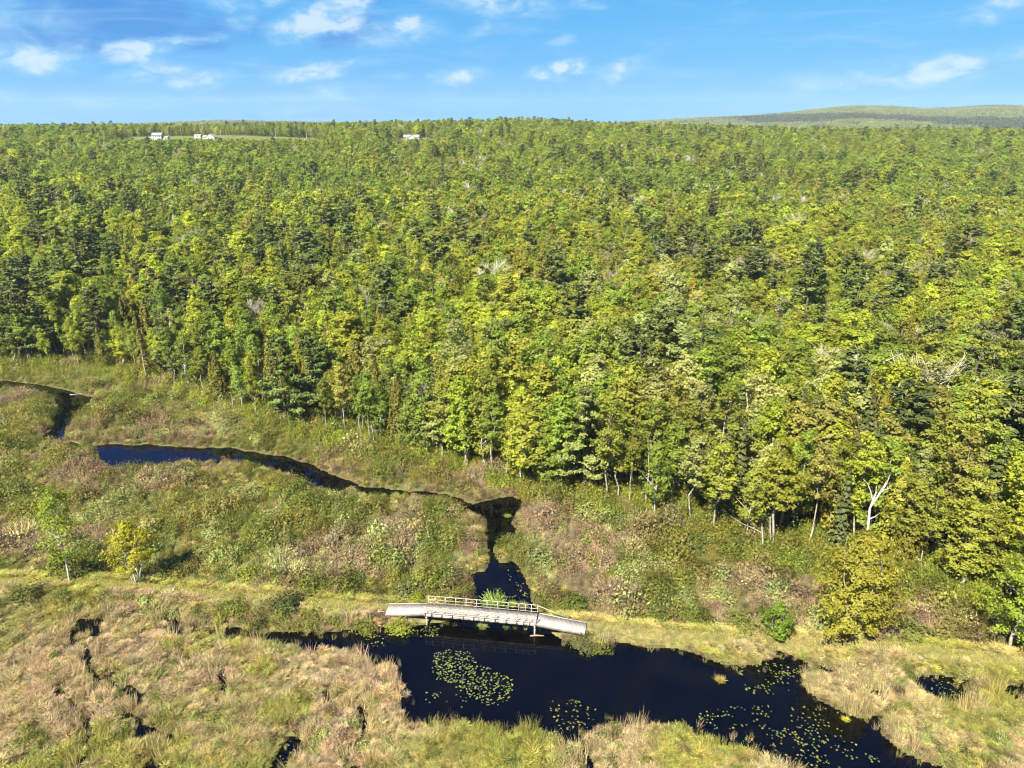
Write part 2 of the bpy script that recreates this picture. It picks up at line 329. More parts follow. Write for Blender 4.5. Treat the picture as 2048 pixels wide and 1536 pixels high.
BARK_PALE = bark_mat('pale_bark', (.13, .115, .085), (.34, .31, .255)); BARK_GREY = bark_mat('grey_bark', (.10, .085, .065), (.24, .21, .17)); BARK_WHITE = bark_mat('white_bark', (.24, .225, .19), (.52, .50, .45)); BARK_DARK = bark_mat('dark_bark', (.05, .04, .03), (.13, .105, .08))
BARK_DEAD = bark_mat('weathered_wood', (.20, .18, .15), (.36, .335, .29), 9)

# ------------------------------------------------------------------ ground and water
us = np.concatenate([np.linspace(-1.6, -1.0, 60, endpoint=False), np.linspace(-1.0, 1.0, 480, endpoint=False), np.linspace(1.0, 1.6, 60)])
ys = [1.0, 12, 20, 28, 34]; y = 37.0
while y < 168: ys.append(y); y += .33 + (y - 37) * .0012
while y < 4150: ys.append(y); y *= 1.014
ys = np.array(ys)
UU, YY = np.meshgrid(us, ys); XX = UU * YY
ZZ = terrain(XX, YY)
nv, nu = XX.shape
idx = np.arange(nv * nu).reshape(nv, nu)
gq = np.stack([idx[:-1, :-1], idx[:-1, 1:], idx[1:, 1:], idx[1:, :-1]], -1).reshape(-1, 4)
s = Mat('peat_ground')
f1 = s.noise(.35, 6, 'Object', .6); f2 = s.noise(3.0, 5, 'Object', .6)
mixf = s.n('ShaderNodeMath', operation='ADD'); s.l(f1, mixf.inputs[0]); s.l(f2, mixf.inputs[1])
hf = s.n('ShaderNodeMath', operation='MULTIPLY'); s.l(mixf.outputs[0], hf.inputs[0]); hf.inputs[1].default_value = .5
s.bsdf(s.ramp(hf.outputs[0], [(.34, (.030, .026, .014)), (.48, (.075, .062, .028)), (.56, (.070, .075, .024)), (.68, (.13, .105, .055))]), .95, .1, f2, .6, .15)
gm = s.m
s = Mat('meadow_grass'); f = s.noise(.05, 5, 'Object', .6); s.bsdf(s.ramp(f, [(.35, (.075, .10, .028)), (.65, (.11, .125, .038))]), .9, .1); fieldm = s.m
s = Mat('trail_grass'); f = s.noise(1.4, 6, 'Object', .65); s.bsdf(s.ramp(f, [(.35, (.07, .07, .022)), (.55, (.14, .12, .045)), (.7, (.19, .155, .07))]), .95, .1, f, .6, .1); pathm = s.m
uc = (UU[:-1, :-1] + UU[1:, 1:]) / 2; yc_ = (YY[:-1, :-1] + YY[1:, 1:]) / 2
def field_mask(x, y):
    u = x / np.maximum(y, 1)
    return ((u > -.515) & (u < -.262) & (y > 628 + 60 * np.maximum(0, u + .36)) & (y < 694)) | ((u > -.155) & (u < -.112) & (y > 628) & (y < 676))
fm = field_mask(uc * yc_, yc_).ravel()
pm = (grid_at(DD, uc * yc_, yc_) < .85 + .3 * fbm(uc * yc_, yc_, 2, 2, 4)).ravel() & inside_grid(uc * yc_, yc_).ravel()
add('ground', mesh_np('ground', np.stack([XX, YY, ZZ], -1).reshape(-1, 3), gq, (gm, fieldm, pathm), np.where(fm, 1, np.where(pm, 2, 0)), None, True), kind='structure')

s = Mat('bog_water')
b = s.bsdf((.002, .002, .002), .03, .5)
b.inputs['IOR'].default_value = 1.33
wn = s.noise(1.1, 3, 'Object', .5, (1, 1.8, 1)); bn = s.n('ShaderNodeBump'); bn.inputs['Strength'].default_value = .10; bn.inputs['Distance'].default_value = .02; s.l(wn, bn.inputs['Height']); s.l(bn.outputs[0], b.inputs['Normal'])
stain = s.noise(.22, 4, 'Object', .6); s.l(s.ramp(stain, [(.48, (.0003, .0005, .0009)), (.66, (.0018, .0014, .0010)), (.80, (.004, .0028, .0012))]), b.inputs['Base Color'])
add('water', mesh_np('water', [(-128, 37, 0), (128, 37, 0), (128, 171, 0), (-128, 171, 0)], [(0, 1, 2, 3)], (s.m,)), kind='structure')

# ------------------------------------------------------------------ plant geometry builders (numpy)
def cards(c, n, size, asp, g):
    k = len(c); n = n / (np.linalg.norm(n, axis=1, keepdims=True) + 1e-9)
    t = np.cross(n, g.normal(size=(k, 3))); t /= np.linalg.norm(t, axis=1, keepdims=True) + 1e-9
    b = np.cross(n, t); sz = np.asarray(size).reshape(-1, 1) * np.ones((k, 1))
    v = np.stack([c + t * sz, c + b * sz * asp, c - t * sz, c - b * sz * asp], 1).reshape(-1, 3)
    return v, np.arange(4 * k).reshape(k, 4), np.repeat(g.random(k), 4)
def strips(p, d, length, width, g, up=None):              # thin blades from p along d
    k = len(p); d = d / (np.linalg.norm(d, axis=1, keepdims=True) + 1e-9)
    sd = np.cross(d, g.normal(size=(k, 3))); sd /= np.linalg.norm(sd, axis=1, keepdims=True) + 1e-9
    ln = np.asarray(length).reshape(-1, 1) * np.ones((k, 1)); w = np.asarray(width).reshape(-1, 1) * np.ones((k, 1))
    v = np.stack([p - sd * w, p + sd * w, p + d * ln + sd * w * .35, p + d * ln - sd * w * .35], 1).reshape(-1, 3)
    return v, np.arange(4 * k).reshape(k, 4), np.repeat(g.random(k), 4)
def tube(pts, rad, n=6):
    pts = np.asarray(pts, float); k = len(pts); vs_ = []
    for i in range(k):
        t = pts[min(i + 1, k - 1)] - pts[max(i - 1, 0)]; t /= np.linalg.norm(t) + 1e-9
        a = np.cross(t, (0.3, 1, 0.1)); a /= np.linalg.norm(a) + 1e-9; b_ = np.cross(t, a)
        th = np.linspace(0, 2 * np.pi, n, endpoint=False)
        vs_.append(pts[i] + rad[i] * (np.cos(th)[:, None] * a + np.sin(th)[:, None] * b_))
    q = [(i * n + j, i * n + (j + 1) % n, (i + 1) * n + (j + 1) % n, (i + 1) * n + j) for i in range(k - 1) for j in range(n)]
    return np.concatenate(vs_), np.array(q), np.full(k * n, .5)
def join(parts):
    v, q, r, o = [], [], [], 0
    for a, b_, c in parts:
        v.append(a); q.append(b_ + o); r.append(c); o += len(a)
    return np.concatenate(v), np.concatenate(q), np.concatenate(r)
def wob(p0, p1, n, g, amt):
    t = np.linspace(0, 1, n)[:, None]; p = np.asarray(p0) * (1 - t) + np.asarray(p1) * t
    L_ = np.linalg.norm(np.asarray(p1) - np.asarray(p0)); p[1:-1] += g.normal(size=(n - 2, 3)) * amt * L_; return p

def broadleaf(g, h=13, w=5, cb=.3, top=.9, nc=120, per=40, ls=.15, spread=1.0, stems=1, rt=.15, lod=False, limb=.22):
    wood = []
    lean = g.normal(size=2) * .03 * h
    tops = []
    for st in range(stems):
        a = 2 * np.pi * st / stems + g.random()
        off_ = np.array([math.cos(a), math.sin(a)]) * (0 if stems == 1 else .22)
        tip = np.array([lean[0] + off_[0] * w * 1.2, lean[1] + off_[1] * w * 1.2, h * (.9 - .08 * g.random() * (stems > 1))])
        path = wob((off_[0], off_[1], -.3), tip, 7, g, .016)
        wood.append(tube(path, np.linspace(rt * (1 if stems == 1 else .75), .03, 7), 6)); tops.append(path)
    k = int(nc)
    t = g.random(k) ** .85; ang = g.random(k) * 2 * np.pi
    ph = g.random(3) * 6.28
    lob = 1 + .26 * np.sin(ang * 2 + ph[0] + t * 3) + .20 * np.sin(ang * 3 + ph[1] - t * 5)
    env = np.sin(np.pi * np.clip(.12 + .85 * t, 0, 1) ** top) ** .7
    rr = w / 2 * env * lob * (.30 + .75 * g.random(k) ** .6)
    zc = h * (cb + (1 - cb) * (.02 + .96 * t))
    C = np.stack([lean[0] * t + rr * np.cos(ang), lean[1] * t + rr * np.sin(ang), zc], 1)     # spray tips
    rise = (.35 + .9 * g.random(k)) * (.5 + rr * .35)
    base = np.stack([lean[0] * t + .35 * rr * np.cos(ang), lean[1] * t + .35 * rr * np.sin(ang), np.maximum(zc - rise, h * cb * .6)], 1)
    if not lod:
        for i in range(k):
            if g.random() < limb:
                p = tops[i % stems]; zi = max(base[i, 2] - .4 * rr[i], h * .12)
                b0 = np.array([np.interp(zi, p[:, 2], p[:, j]) for j in range(3)])
                wood.append(tube(wob(b0, C[i], 4, g, .04), np.linspace(.022 + .010 * rr[i], .008, 4), 4))
    n = k * per; ci = np.repeat(np.arange(k), per)
    f = .25 + .80 * g.random(n) ** .8
    ax_ = C - base; ln = np.linalg.norm(ax_, axis=1, keepdims=True) + 1e-6
    P = base[ci] + ax_[ci] * f[:, None] + g.normal(size=(n, 3)) * (np.array([.26, .26, .20]) * spread * (w / 5) ** .5) * (1.15 - .5 * f)[:, None]
    outw = np.stack([np.cos(ang), np.sin(ang), .7 + 0 * ang], 1)
    nr = outw[ci] * .7 + g.normal(size=(n, 3)) * .55 + (P - (base + ax_ * .5)[ci]) * .6
    v, q, r = cards(P, nr, ls * (.55 + .9 * g.random(n)), .60, g)
    cl = np.repeat(g.random(k), per); r = np.clip(.55 * r + .45 * np.repeat(cl, 4), 0, 1)
    return (v, q, r), join(wood)

def pine(g, h=15, w=8, cb=.3, per=16, ls=.42, lod=False):
    wood, leaf = [], []
    wood.append(tube(wob((0, 0, -.3), (g.normal() * .3, g.normal() * .3, h * .97), 7, g, .006), np.linspace(.26, .04, 7), 6))
    z = h * cb; P, D, Nn = [], [], []
    while z < h * .98:
        t = (z / h - cb) / (1 - cb)
        Lb = w / 2 * (1 - t) ** .62 * (.75 + .25 * math.sin(t * 9)) + .35
        nb = 4 + int(g.random() * 3); a0 = g.random() * 6.28
        for j in range(nb):
            if g.random() < .16: continue
            a = a0 + j * 6.28 / nb + g.normal() * .25; l = Lb * (.6 + .55 * g.random())
            d = np.array([math.cos(a), math.sin(a), .10 + .35 * t]); e = np.array([0, 0, z]) + d * l
            if not lod: wood.append(tube(np.array([(0, 0, z), (0, 0, z) + d * l * .5 + np.array([0, 0, -.12 * l * .3]), e]), [.05, .035, .012], 4))
            m = int(per * (1 + l)); s_ = .22 + .78 * g.random(m) ** .7
            side = np.array([-math.sin(a), math.cos(a), 0])
            lat = (g.random(m) - .5) * 2 * (.18 + .42 * l * (1 - .55 * s_)) * .55
            p = np.array([0, 0, z]) + d * (l * s_)[:, None] + side * lat[:, None]; p[:, 2] += .12 * g.normal(size=m) + .06
            P.append(p); Nn.append(np.array([0, 0, 1.0]) + .35 * d + g.normal(size=(m, 3)) * .45)
        z += (.55 + .65 * g.random()) * (1.35 - .5 * t) * h / 15
    P = np.concatenate(P); Nn = np.concatenate(Nn); n = len(P)
    leaf.append(cards(P, Nn, ls * (.55 + .6 * g.random(n)), .42, g))
    return join(leaf), join(wood)

def cone_tree(g, h=12, w=3.6, n=1500, ls=.26, kind='cedar', cb=.04):
    wood = [tube(wob((0, 0, -.3), (0, 0, h * .98), 5, g, .004), np.linspace(.16, .02, 5), 5)]
    t = g.random(n) ** 1.25
    if kind == 'cedar':
        a = g.random(n) * 6.28
        lump = 1 + .22 * np.sin(a * 3 + t * 14 + g.random() * 6) + .15 * np.sin(a * 5 - t * 23)
        R_ = w / 2 * (np.clip(1.02 - t, 0, 1) ** .72) * (.55 + .45 * np.clip(t * 6, 0, 1)) * lump
        rr = R_ * (.5 + .5 * g.random(n) ** .4)
        z = h * (cb + (1 - cb) * t) + g.normal(size=n) * .12
    else:
        nl = int(h * 1.5); lev = np.floor(t * nl) / nl; a = np.round(g.random(n) * 8) / 8 * 6.28 + lev * 41 + g.normal(size=n) * .22
        R_ = w / 2 * (1.02 - lev) ** .95 * (.8 + .35 * np.sin(a * 2 + lev * 17))
        f = g.random(n) ** .6; rr = R_ * f
        z = h * (cb + (1 - cb) * lev) + .45 - f * R_ * .28 + g.normal(size=n) * .06
    P = np.stack([rr * np.cos(a), rr * np.sin(a), z], 1)
    o = np.stack([np.cos(a), np.sin(a), .55 + 0 * a], 1)
    nr = o + g.normal(size=(n, 3)) * (.45 if kind == 'cedar' else .35)
    if kind != 'cedar': nr[:, 2] += .5
    return cards(P, nr, ls * (.6 + .7 * g.random(n)), .5, g), join(wood)

def bare(g, h=13, w=7, cb=.3, tw=700, width=.022, lod=False):
    wood, tips = [], []
    p = wob((0, 0, -.3), (g.normal() * .4, g.normal() * .4, h * .8), 6, g, .02); wood.append(tube(p, np.linspace(.17, .035, 6), 6))
    for i in range(26):
        t = cb + (1 - cb) * .85 * g.random(); z0 = h * t * .85; b0 = np.array([np.interp(z0, p[:, 2], p[:, j]) for j in range(3)])
        a = g.random() * 6.28; l = w / 2 * (.5 + .6 * g.random()) * math.sin(math.pi * min(.95, .25 + .7 * (t - cb) / (1 - cb)))
        e = b0 + np.array([math.cos(a) * l, math.sin(a) * l, l * (.7 + .5 * g.random())]); e[2] = min(e[2], h)
        wood.append(tube(wob(b0, e, 4, g, .05), [.055, .04, .03, .015], 4)); tips.append((b0, e))
    P, D = [], []
    for i in range(tw):
        b0, e = tips[int(g.random() * len(tips))]; s_ = .35 + .65 * g.random(); P.append(b0 * (1 - s_) + e * s_ + g.normal(size=3) * .12)
        d = (e - b0) / (np.linalg.norm(e - b0) + 1e-6) * .8 + np.array([0, 0, .5]) + g.normal(size=3) * .55; D.append(d)
    P, D = np.array(P), np.array(D)
    return strips(P, D, .5 + .8 * g.random(tw), width, g), join(wood)

# ------------------------------------------------------------------ prototypes
g = np.random.default_rng(5)
PROTO = {}
def proto(kind, leafwood, leafm, barkm):
    (lv, lq, lr), (wv_, wq, wr) = leafwood
    n = len(PROTO.setdefault(kind, []))
    PROTO[kind].append(dict(crown=mesh_np(kind + '_crown', lv, lq, (leafm,), None, lr), trunk=mesh_np(kind + '_trunk', wv_, wq, (barkm,), None, None, True),
        raw=(lv, lq, lr, wv_, wq, wr, leafm, barkm), h=float(max(lv[:, 2].max(), wv_[:, 2].max()))))
for i in range(11): proto('broadleaf_tree', broadleaf(g, 10.5 + g.random() * 3.5, 3.8 + 2.4 * g.random(), .12 + .16 * g.random(), .75 + .4 * g.random(), 105 + int(50 * g.random()), 46, .150), LEAF, BARK_GREY if i % 2 else BARK_PALE)
for i in range(7): proto('aspen_tree', broadleaf(g, 12 + g.random() * 3, 3.0 + 1.3 * g.random(), .28 + .20 * g.random(), .7 + .3 * g.random(), 74, 42, .140, 1.05, 1, .115), LEAF, BARK_PALE)
for i in range(4): proto('birch_tree', broadleaf(g, 11 + g.random() * 3, 3.4 + g.random(), .25 + .1 * g.random(), .8, 74, 38, .140, 1.05, 1 + i % 2, .10), LEAF, BARK_WHITE)
for i in range(3): proto('pine_tree', pine(g, 15 + g.random() * 2, 7.5 + 1.5 * g.random(), .26 + .06 * g.random(), 20, .36), NEEDLE, BARK_DARK)
for i in range(4): proto('cedar_tree', cone_tree(g, 10.5 + 2 * g.random(), 3.4 + .8 * g.random(), 2300, .24), NEEDLE, BARK_DARK)
for i in range(3): proto('spruce_tree', cone_tree(g, 11 + 2 * g.random(), 3.6 + .6 * g.random(), 2200, .24, 'spruce'), NEEDLE, BARK_DARK)
for i in range(3): proto('bare_tree', bare(g, 12 + 2 * g.random(), 6 + g.random(), .3, 900, .02), TWIG, BARK_PALE)
for i in range(2): proto('bare_tree', bare(g, 13, 7, .25, 2400, .020), TWIG, BARK_PALE)
# lighter models for the far woods
LOW = {}
def low(kind, lw, lm, bm):
    LOW.setdefault(kind, []).append((*lw[0], *lw[1], lm, bm))
for i in range(8): low('broadleaf_tree', broadleaf(g, 11.5 + 3 * g.random(), 6.8 + 2.4 * g.random(), .08, .9 + .35 * g.random(), 95, 16, .30, 1.1, 1, .16, True), LEAF, BARK_GREY)
for i in range(4): low('aspen_tree', broadleaf(g, 13, 4.0, .25, .85, 44, 14, .30, 1.1, 1, .16, True), LEAF, BARK_PALE)
for i in range(2): low('pine_tree', pine(g, 15, 8, .25, 7, .6, True), NEEDLE, BARK_DARK)
for i in range(2): low('cedar_tree', cone_tree(g, 11, 3.8, 600, .42), NEEDLE, BARK_DARK)
for i in range(2): low('spruce_tree', cone_tree(g, 12, 4.0, 600, .42, 'spruce'), NEEDLE, BARK_DARK)
for i in range(2): low('bare_tree', bare(g, 12.5, 7, .3, 420, .05), TWIG, BARK_PALE)

def proto_collection(name, meshes):
    c = bpy.data.collections.new(name)                     # never linked to the scene: only a source of shapes
    for i, me in enumerate(meshes):
        o = bpy.data.objects.new('%s_%03d' % (name, i), me); c.objects.link(o)
    return c
def joined(name, raw):
    lv, lq, lr, wv_, wq, wr, lm, bm = raw
    v, q, r = join([(lv, lq, lr), (wv_, wq, wr)])
    return mesh_np(name, v, q, (lm, bm), np.concatenate([np.zeros(len(lq), int), np.ones(len(wq), int)]), r)
GN_CACHE = {}
def scatter(name, coll, pos, pid, rot, scl, tint, **props):
    me = bpy.data.meshes.new(name + '_points'); n = len(pos)
    me.vertices.add(n); me.vertices.foreach_set('co', np.asarray(pos, np.float32).ravel())
    for nm, ty, key, arr in (('pid', 'INT', 'value', np.asarray(pid, np.int32)), ('rot', 'FLOAT_VECTOR', 'vector', np.asarray(rot, np.float32).ravel()), ('scl', 'FLOAT_VECTOR', 'vector', np.asarray(scl, np.float32).ravel()), ('tint', 'FLOAT_VECTOR', 'vector', np.asarray(tint, np.float32).ravel())):
        a = me.attributes.new(nm, ty, 'POINT'); a.data.foreach_set(key, arr)
    o = add(name, me, **props)
    t = bpy.data.node_groups.new(name + '_scatter', 'GeometryNodeTree')
    t.interface.new_socket('Geometry', in_out='INPUT', socket_type='NodeSocketGeometry'); t.interface.new_socket('Geometry', in_out='OUTPUT', socket_type='NodeSocketGeometry')
    gi, go = t.nodes.new('NodeGroupInput'), t.nodes.new('NodeGroupOutput')
    ci = t.nodes.new('GeometryNodeCollectionInfo'); ci.inputs['Collection'].default_value = coll; ci.inputs['Separate Children'].default_value = True; ci.inputs['Reset Children'].default_value = True
    ip = t.nodes.new('GeometryNodeInstanceOnPoints'); ip.inputs['Pick Instance'].default_value = True
    def attr(nm, ty):
        k = t.nodes.new('GeometryNodeInputNamedAttribute'); k.data_type = ty; k.inputs['Name'].default_value = nm; return k.outputs['Attribute']
    t.links.new(gi.outputs[0], ip.inputs['Points']); t.links.new(ci.outputs[0], ip.inputs['Instance']); t.links.new(attr('pid', 'INT'), ip.inputs['Instance Index'])
    t.links.new(attr('rot', 'FLOAT_VECTOR'), ip.inputs['Rotation']); t.links.new(attr('scl', 'FLOAT_VECTOR'), ip.inputs['Scale']); t.links.new(ip.outputs[0], go.inputs[0])
    md = o.modifiers.new('scatter', 'NODES'); md.node_group = t
    return o

# ------------------------------------------------------------------ colours of foliage (albedo)
SHADE = {'yellow-green': (.285, .315, .030), 'fresh green': (.205, .262, .034), 'mid green': (.172, .222, .034), 'olive green': (.222, .236, .034), 'rusty olive': (.250, .236, .050), 'pale silvery green': (.285, .300, .095), 'golden green': (.272, .278, .036), 'deep green': (.075, .115, .018)}
CON = {'pine_tree': (.098, .122, .032), 'cedar_tree': (.130, .122, .016), 'spruce_tree': (.074, .086, .024), 'bare_tree': (.27, .25, .17)}
def jit(c, g, a=.12): return tuple(float(x) for x in np.array(c) * np.clip(1 + g.normal() * a, .5, 1.6) * (1 + g.normal(size=3) * a * .18))

# ------------------------------------------------------------------ where the trees stand
g = np.random.default_rng(23)
fx, fy = [], []
y = 58.0
while y < 1010:
    sp = 2.95 + min(2.2, max(0, y - 120) * .0085)
    xm = .80 * y + 28; n = int(2 * xm / sp)
    x = (np.arange(n) + .5 * (len(fx) % 2)) * sp - xm + g.normal(size=n) * sp * .30
    fx.append(x); fy.append(y + g.normal(size=n) * sp * .30); y += sp * .9
fx, fy = np.concatenate(fx), np.concatenate(fy)
ed = fy - edge_y(fx)
keep = (ed > 0.3) & ~field_mask(fx, fy) & (g.random(len(fx)) < np.where(ed < 6, .95, .86))
fx, fy, ed = fx[keep], fy[keep], ed[keep]
n1 = fbm(fx, fy, 46, 3, 31); n2 = fbm(fx, fy, 30, 3, 37); n3 = fbm(fx, fy, 60, 2, 41); uu = fx / fy
west = sstep(.05, -.35, uu)
rnd = g.random(len(fx))
pc = .07 + .40 * sstep(.45, .62, n1) * (.35 + .65 * west) ; pc = np.where((fy < 260) & (uu < -.12), pc + .16, pc); pc = pc * (1 - .6 * sstep(180, 320, fy)); n2 = n2 + 0
ps = .040 + .24 * sstep(.54, .68, n2) * (1 - .6 * sstep(260, 360, fy)); pp = .022 + .11 * sstep(.60, .72, n3); pb = .045 * sstep(6, 30, ed)
pa = .28 * sstep(40, 0, ed) + .20
pbi = .06 + .03 * sstep(30, 0, ed)
kinds = np.full(len(fx), 'broadleaf_tree', dtype=object)
cum = np.zeros(len(fx))
for k, p in (('cedar_tree', pc * .62), ('spruce_tree', ps), ('pine_tree', pp), ('bare_tree', pb + 0 * fx), ('aspen_tree', pa), ('birch_tree', pbi)):
    kinds[(rnd >= cum) & (rnd < cum + p)] = k; cum = cum + p
# shades of broadleaved crowns by zone
names = list(SHADE)
def pick_shade(i):
    r = g.random(); m = n2[i] + (g.random() - .5) * .5; y = fy[i]; u = uu[i]
    if y > 330: tab = [('mid green', .34), ('fresh green', .28), ('olive green', .14), ('yellow-green', .16), ('deep green', .05), ('rusty olive', .03)]
    elif u < -.12: tab = [('fresh green', .26), ('yellow-green', .28), ('mid green', .20), ('olive green', .10), ('pale silvery green', .11), ('rusty olive', .05)]
    else: tab = [('yellow-green', .30), ('golden green', .12), ('fresh green', .20), ('olive green', .16), ('pale silvery green', .14), ('rusty olive', .06)]
    r = np.clip(.42 * r + .58 * (m * 1.7 - .35), 0, .999); c = 0
    for nm, p in tab:
        c += p
        if r < c: return nm
    return tab[0][0]
fz = terrain(fx, fy)
hs = (.86 + .40 * fbm(fx, fy, 35, 2, 51) + g.normal(size=len(fx)) * .15 * (1 - .45 * sstep(200, 320, fy)))
hs = np.clip(hs, .5, 1.5) * np.where(kinds == 'pine_tree', 1.06, 1) * np.where(ed < 5, .86, 1.0)
hs = hs * (1 + .12 * sstep(0, .4, uu) * sstep(200, 60, fy))
# trees below the hayfield are young growth: the field shows over them
infront = (uu > -.54) & (uu < -.24) & (fy < 650) & (fy > 440) | (uu > -.17) & (uu < -.10) & (fy < 640) & (fy > 480)
lim = (CAM_H - fy * .0184 * (1 + .04 * g.normal(size=len(fx))) - fz) / 14.0
hs = np.where(infront, np.clip(np.minimum(hs, lim), .16, 2), hs)
capz = np.where(fy > 640, (CAM_H + fy * np.interp(uu, [-1, -.4, -.25, -.12, 0, .05, .12, .3, .6, 1], [-.002, -.001, .000, .003, .0058, .006, .001, -.003, -.004, -.004]) - fz) / 14.0, 9)
hs = np.clip(np.minimum(hs, capz * (1 + .12 * g.normal(size=len(fx)))), .14, 2)
order = np.argsort(np.hypot(fx, fy))

# hand-placed and single trees are things of their own; their spots stay free
SPOTS = {}
def spot(px, py, z=0.): return at(px, py, z)

KIND_DESC = {'broadleaf_tree': 'broadleaf tree', 'aspen_tree': 'slim aspen', 'birch_tree': 'white-stemmed birch', 'pine_tree': 'tiered pine', 'cedar_tree': 'columnar cedar', 'spruce_tree': 'pointed spruce', 'bare_tree': 'leafless grey tree'}
KIND_CAT = {'broadleaf_tree': 'tree', 'aspen_tree': 'aspen', 'birch_tree': 'birch', 'pine_tree': 'pine', 'cedar_tree': 'cedar', 'spruce_tree': 'spruce', 'bare_tree': 'bare tree'}
NAMED = [(-1e9, 'above the upper brook pool'), (-62, 'behind the long brook pool'), (-30, 'behind the brook bend'), (-6, 'behind the brook head'), (12, 'beyond the footbridge ramp'), (30, 'around the dead birch'), (52, 'past the dead birch')]
def zone(x, e):
    z = [t for a, t in NAMED if x >= a][-1]
    row = 'at the marsh edge' if e < 7 else ('some rows inside the wood' if e < 26 else 'deep inside the wood')
    return row, z
LIMIT = {'broadleaf_tree': 300, 'aspen_tree': 260, 'birch_tree': 130, 'pine_tree': 120, 'cedar_tree': 260, 'spruce_tree': 160, 'bare_tree': 90}
def in_view(x, y, z):
    dx, dy, dz = x, y, z - CAM_H
    zc = dy * cp - dz * sp_; yc = dy * sp_ + dz * cp
    return zc > 1 and abs(dx / zc) < .745 and -.60 < yc / zc < .56
def tree_thing(kind, pr, x, y, z, s, rz, tint, label, group=None, name=None, cat=None):
    props = dict(label=label, category=cat or KIND_CAT[kind])
    if group: props['group'] = group
    r_ = root(name or kind, (x, y, z), rz, s, **props)
    add('trunk', pr['trunk'], r_)
    c = add('twigs' if kind == 'bare_tree' else 'crown', pr['crown'], r_); c['tint'] = tint
    return r_

# ---- single trees that stand out
g2 = np.random.default_rng(77)
def special(name, cat, px, py, meshes, leafm, barkm, tint, label, crown='crown', z=None, rz=0.):
    x, y = at(px, py, .5); zz = float(terrain(x, y)) if z is None else z
    (lv, lq, lr), (wv_, wq, wr) = meshes
    r_ = root(name, (x, y, zz - .05), rz, 1, label=label, category=cat)
    add('trunk', mesh_np(name + '_trunk', wv_, wq, (barkm,), None, None, True), r_)
    if lv is not None and len(lv):
        c = add(crown, mesh_np(name + '_crown', lv, lq, (leafm,), None, lr), r_); c['tint'] = tint
    SPOTS[(x, y)] = 3.0
    return r_
special('birch_tree', 'birch', 140, 1168, broadleaf(g2, 12.8, 6.0, .28, .95, 84, 36, .13, 1.2, 1, .15, False, .18), LEAF, BARK_WHITE, (.20, .25, .024), 'tall thin-crowned green birch on the grassy dike beside the bushy yellow maple', rz=.4)
special('maple_tree', 'maple', 277, 1171, broadleaf(g2, 8.4, 6.2, .34, .75, 120, 42, .12, 1.0, 4, .10, False, .16), LEAF, BARK_WHITE, (.31, .29, .018), 'bushy yellow-leaved maple with several pale stems on the grassy dike', rz=.9)
special('alder_tree', 'alder', 1705, 1272, broadleaf(g2, 12.4, 9.8, .16, .80, 300, 58, .135, 1.0, 5, .15, False, .15), LEAF, BARK_PALE, (.27, .25, .03), 'broad olive-gold many-stemmed tree on the dike below the dead white birch')
special('birch_tree', 'birch', 2020, 1298, broadleaf(g2, 12.2, 7.0, .18, .85, 150, 54, .135, 1.0, 1, .20, False, .22), LEAF, BARK_PALE, (.24, .30, .03), 'bright green pale-trunked birch at the end of the dike, cut by the picture edge')
special('young_tree', 'young tree', 1552, 1283, broadleaf(g2, 4.8, 3.4, .06, .9, 70, 46, .115, .9, 3, .06), LEAF, BARK_GREY, (.15, .22, .022), 'small bright green bushy tree on the dike beside the pond')
special('pine_tree', 'pine', 1165, 985, pine(g2, 16.5, 10.5, .25, 34, .34), NEEDLE, BARK_DARK, (.165, .185, .05), 'large pale-needled pine at the wood edge above the straight brook')
special('pine_tree', 'pine', 575, 850, pine(g2, 17.5, 12, .22, 34, .36), NEEDLE, BARK_DARK, (.115, .155, .034), 'big blue-green pine with layered branches over the brook bend')
special('pine_tree', 'pine', 640, 846, pine(g2, 17, 10, .3, 30, .36), NEEDLE, BARK_DARK, (.085, .118, .026), 'dark pine close beside the big blue-green pine over the brook bend')

for px_, py_ in ((1716, 1165), (1716, 1185), (1735, 1150), (1700, 1150), (1750, 1165), (1690, 1165)): SPOTS[at(px_, py_)] = 3.2
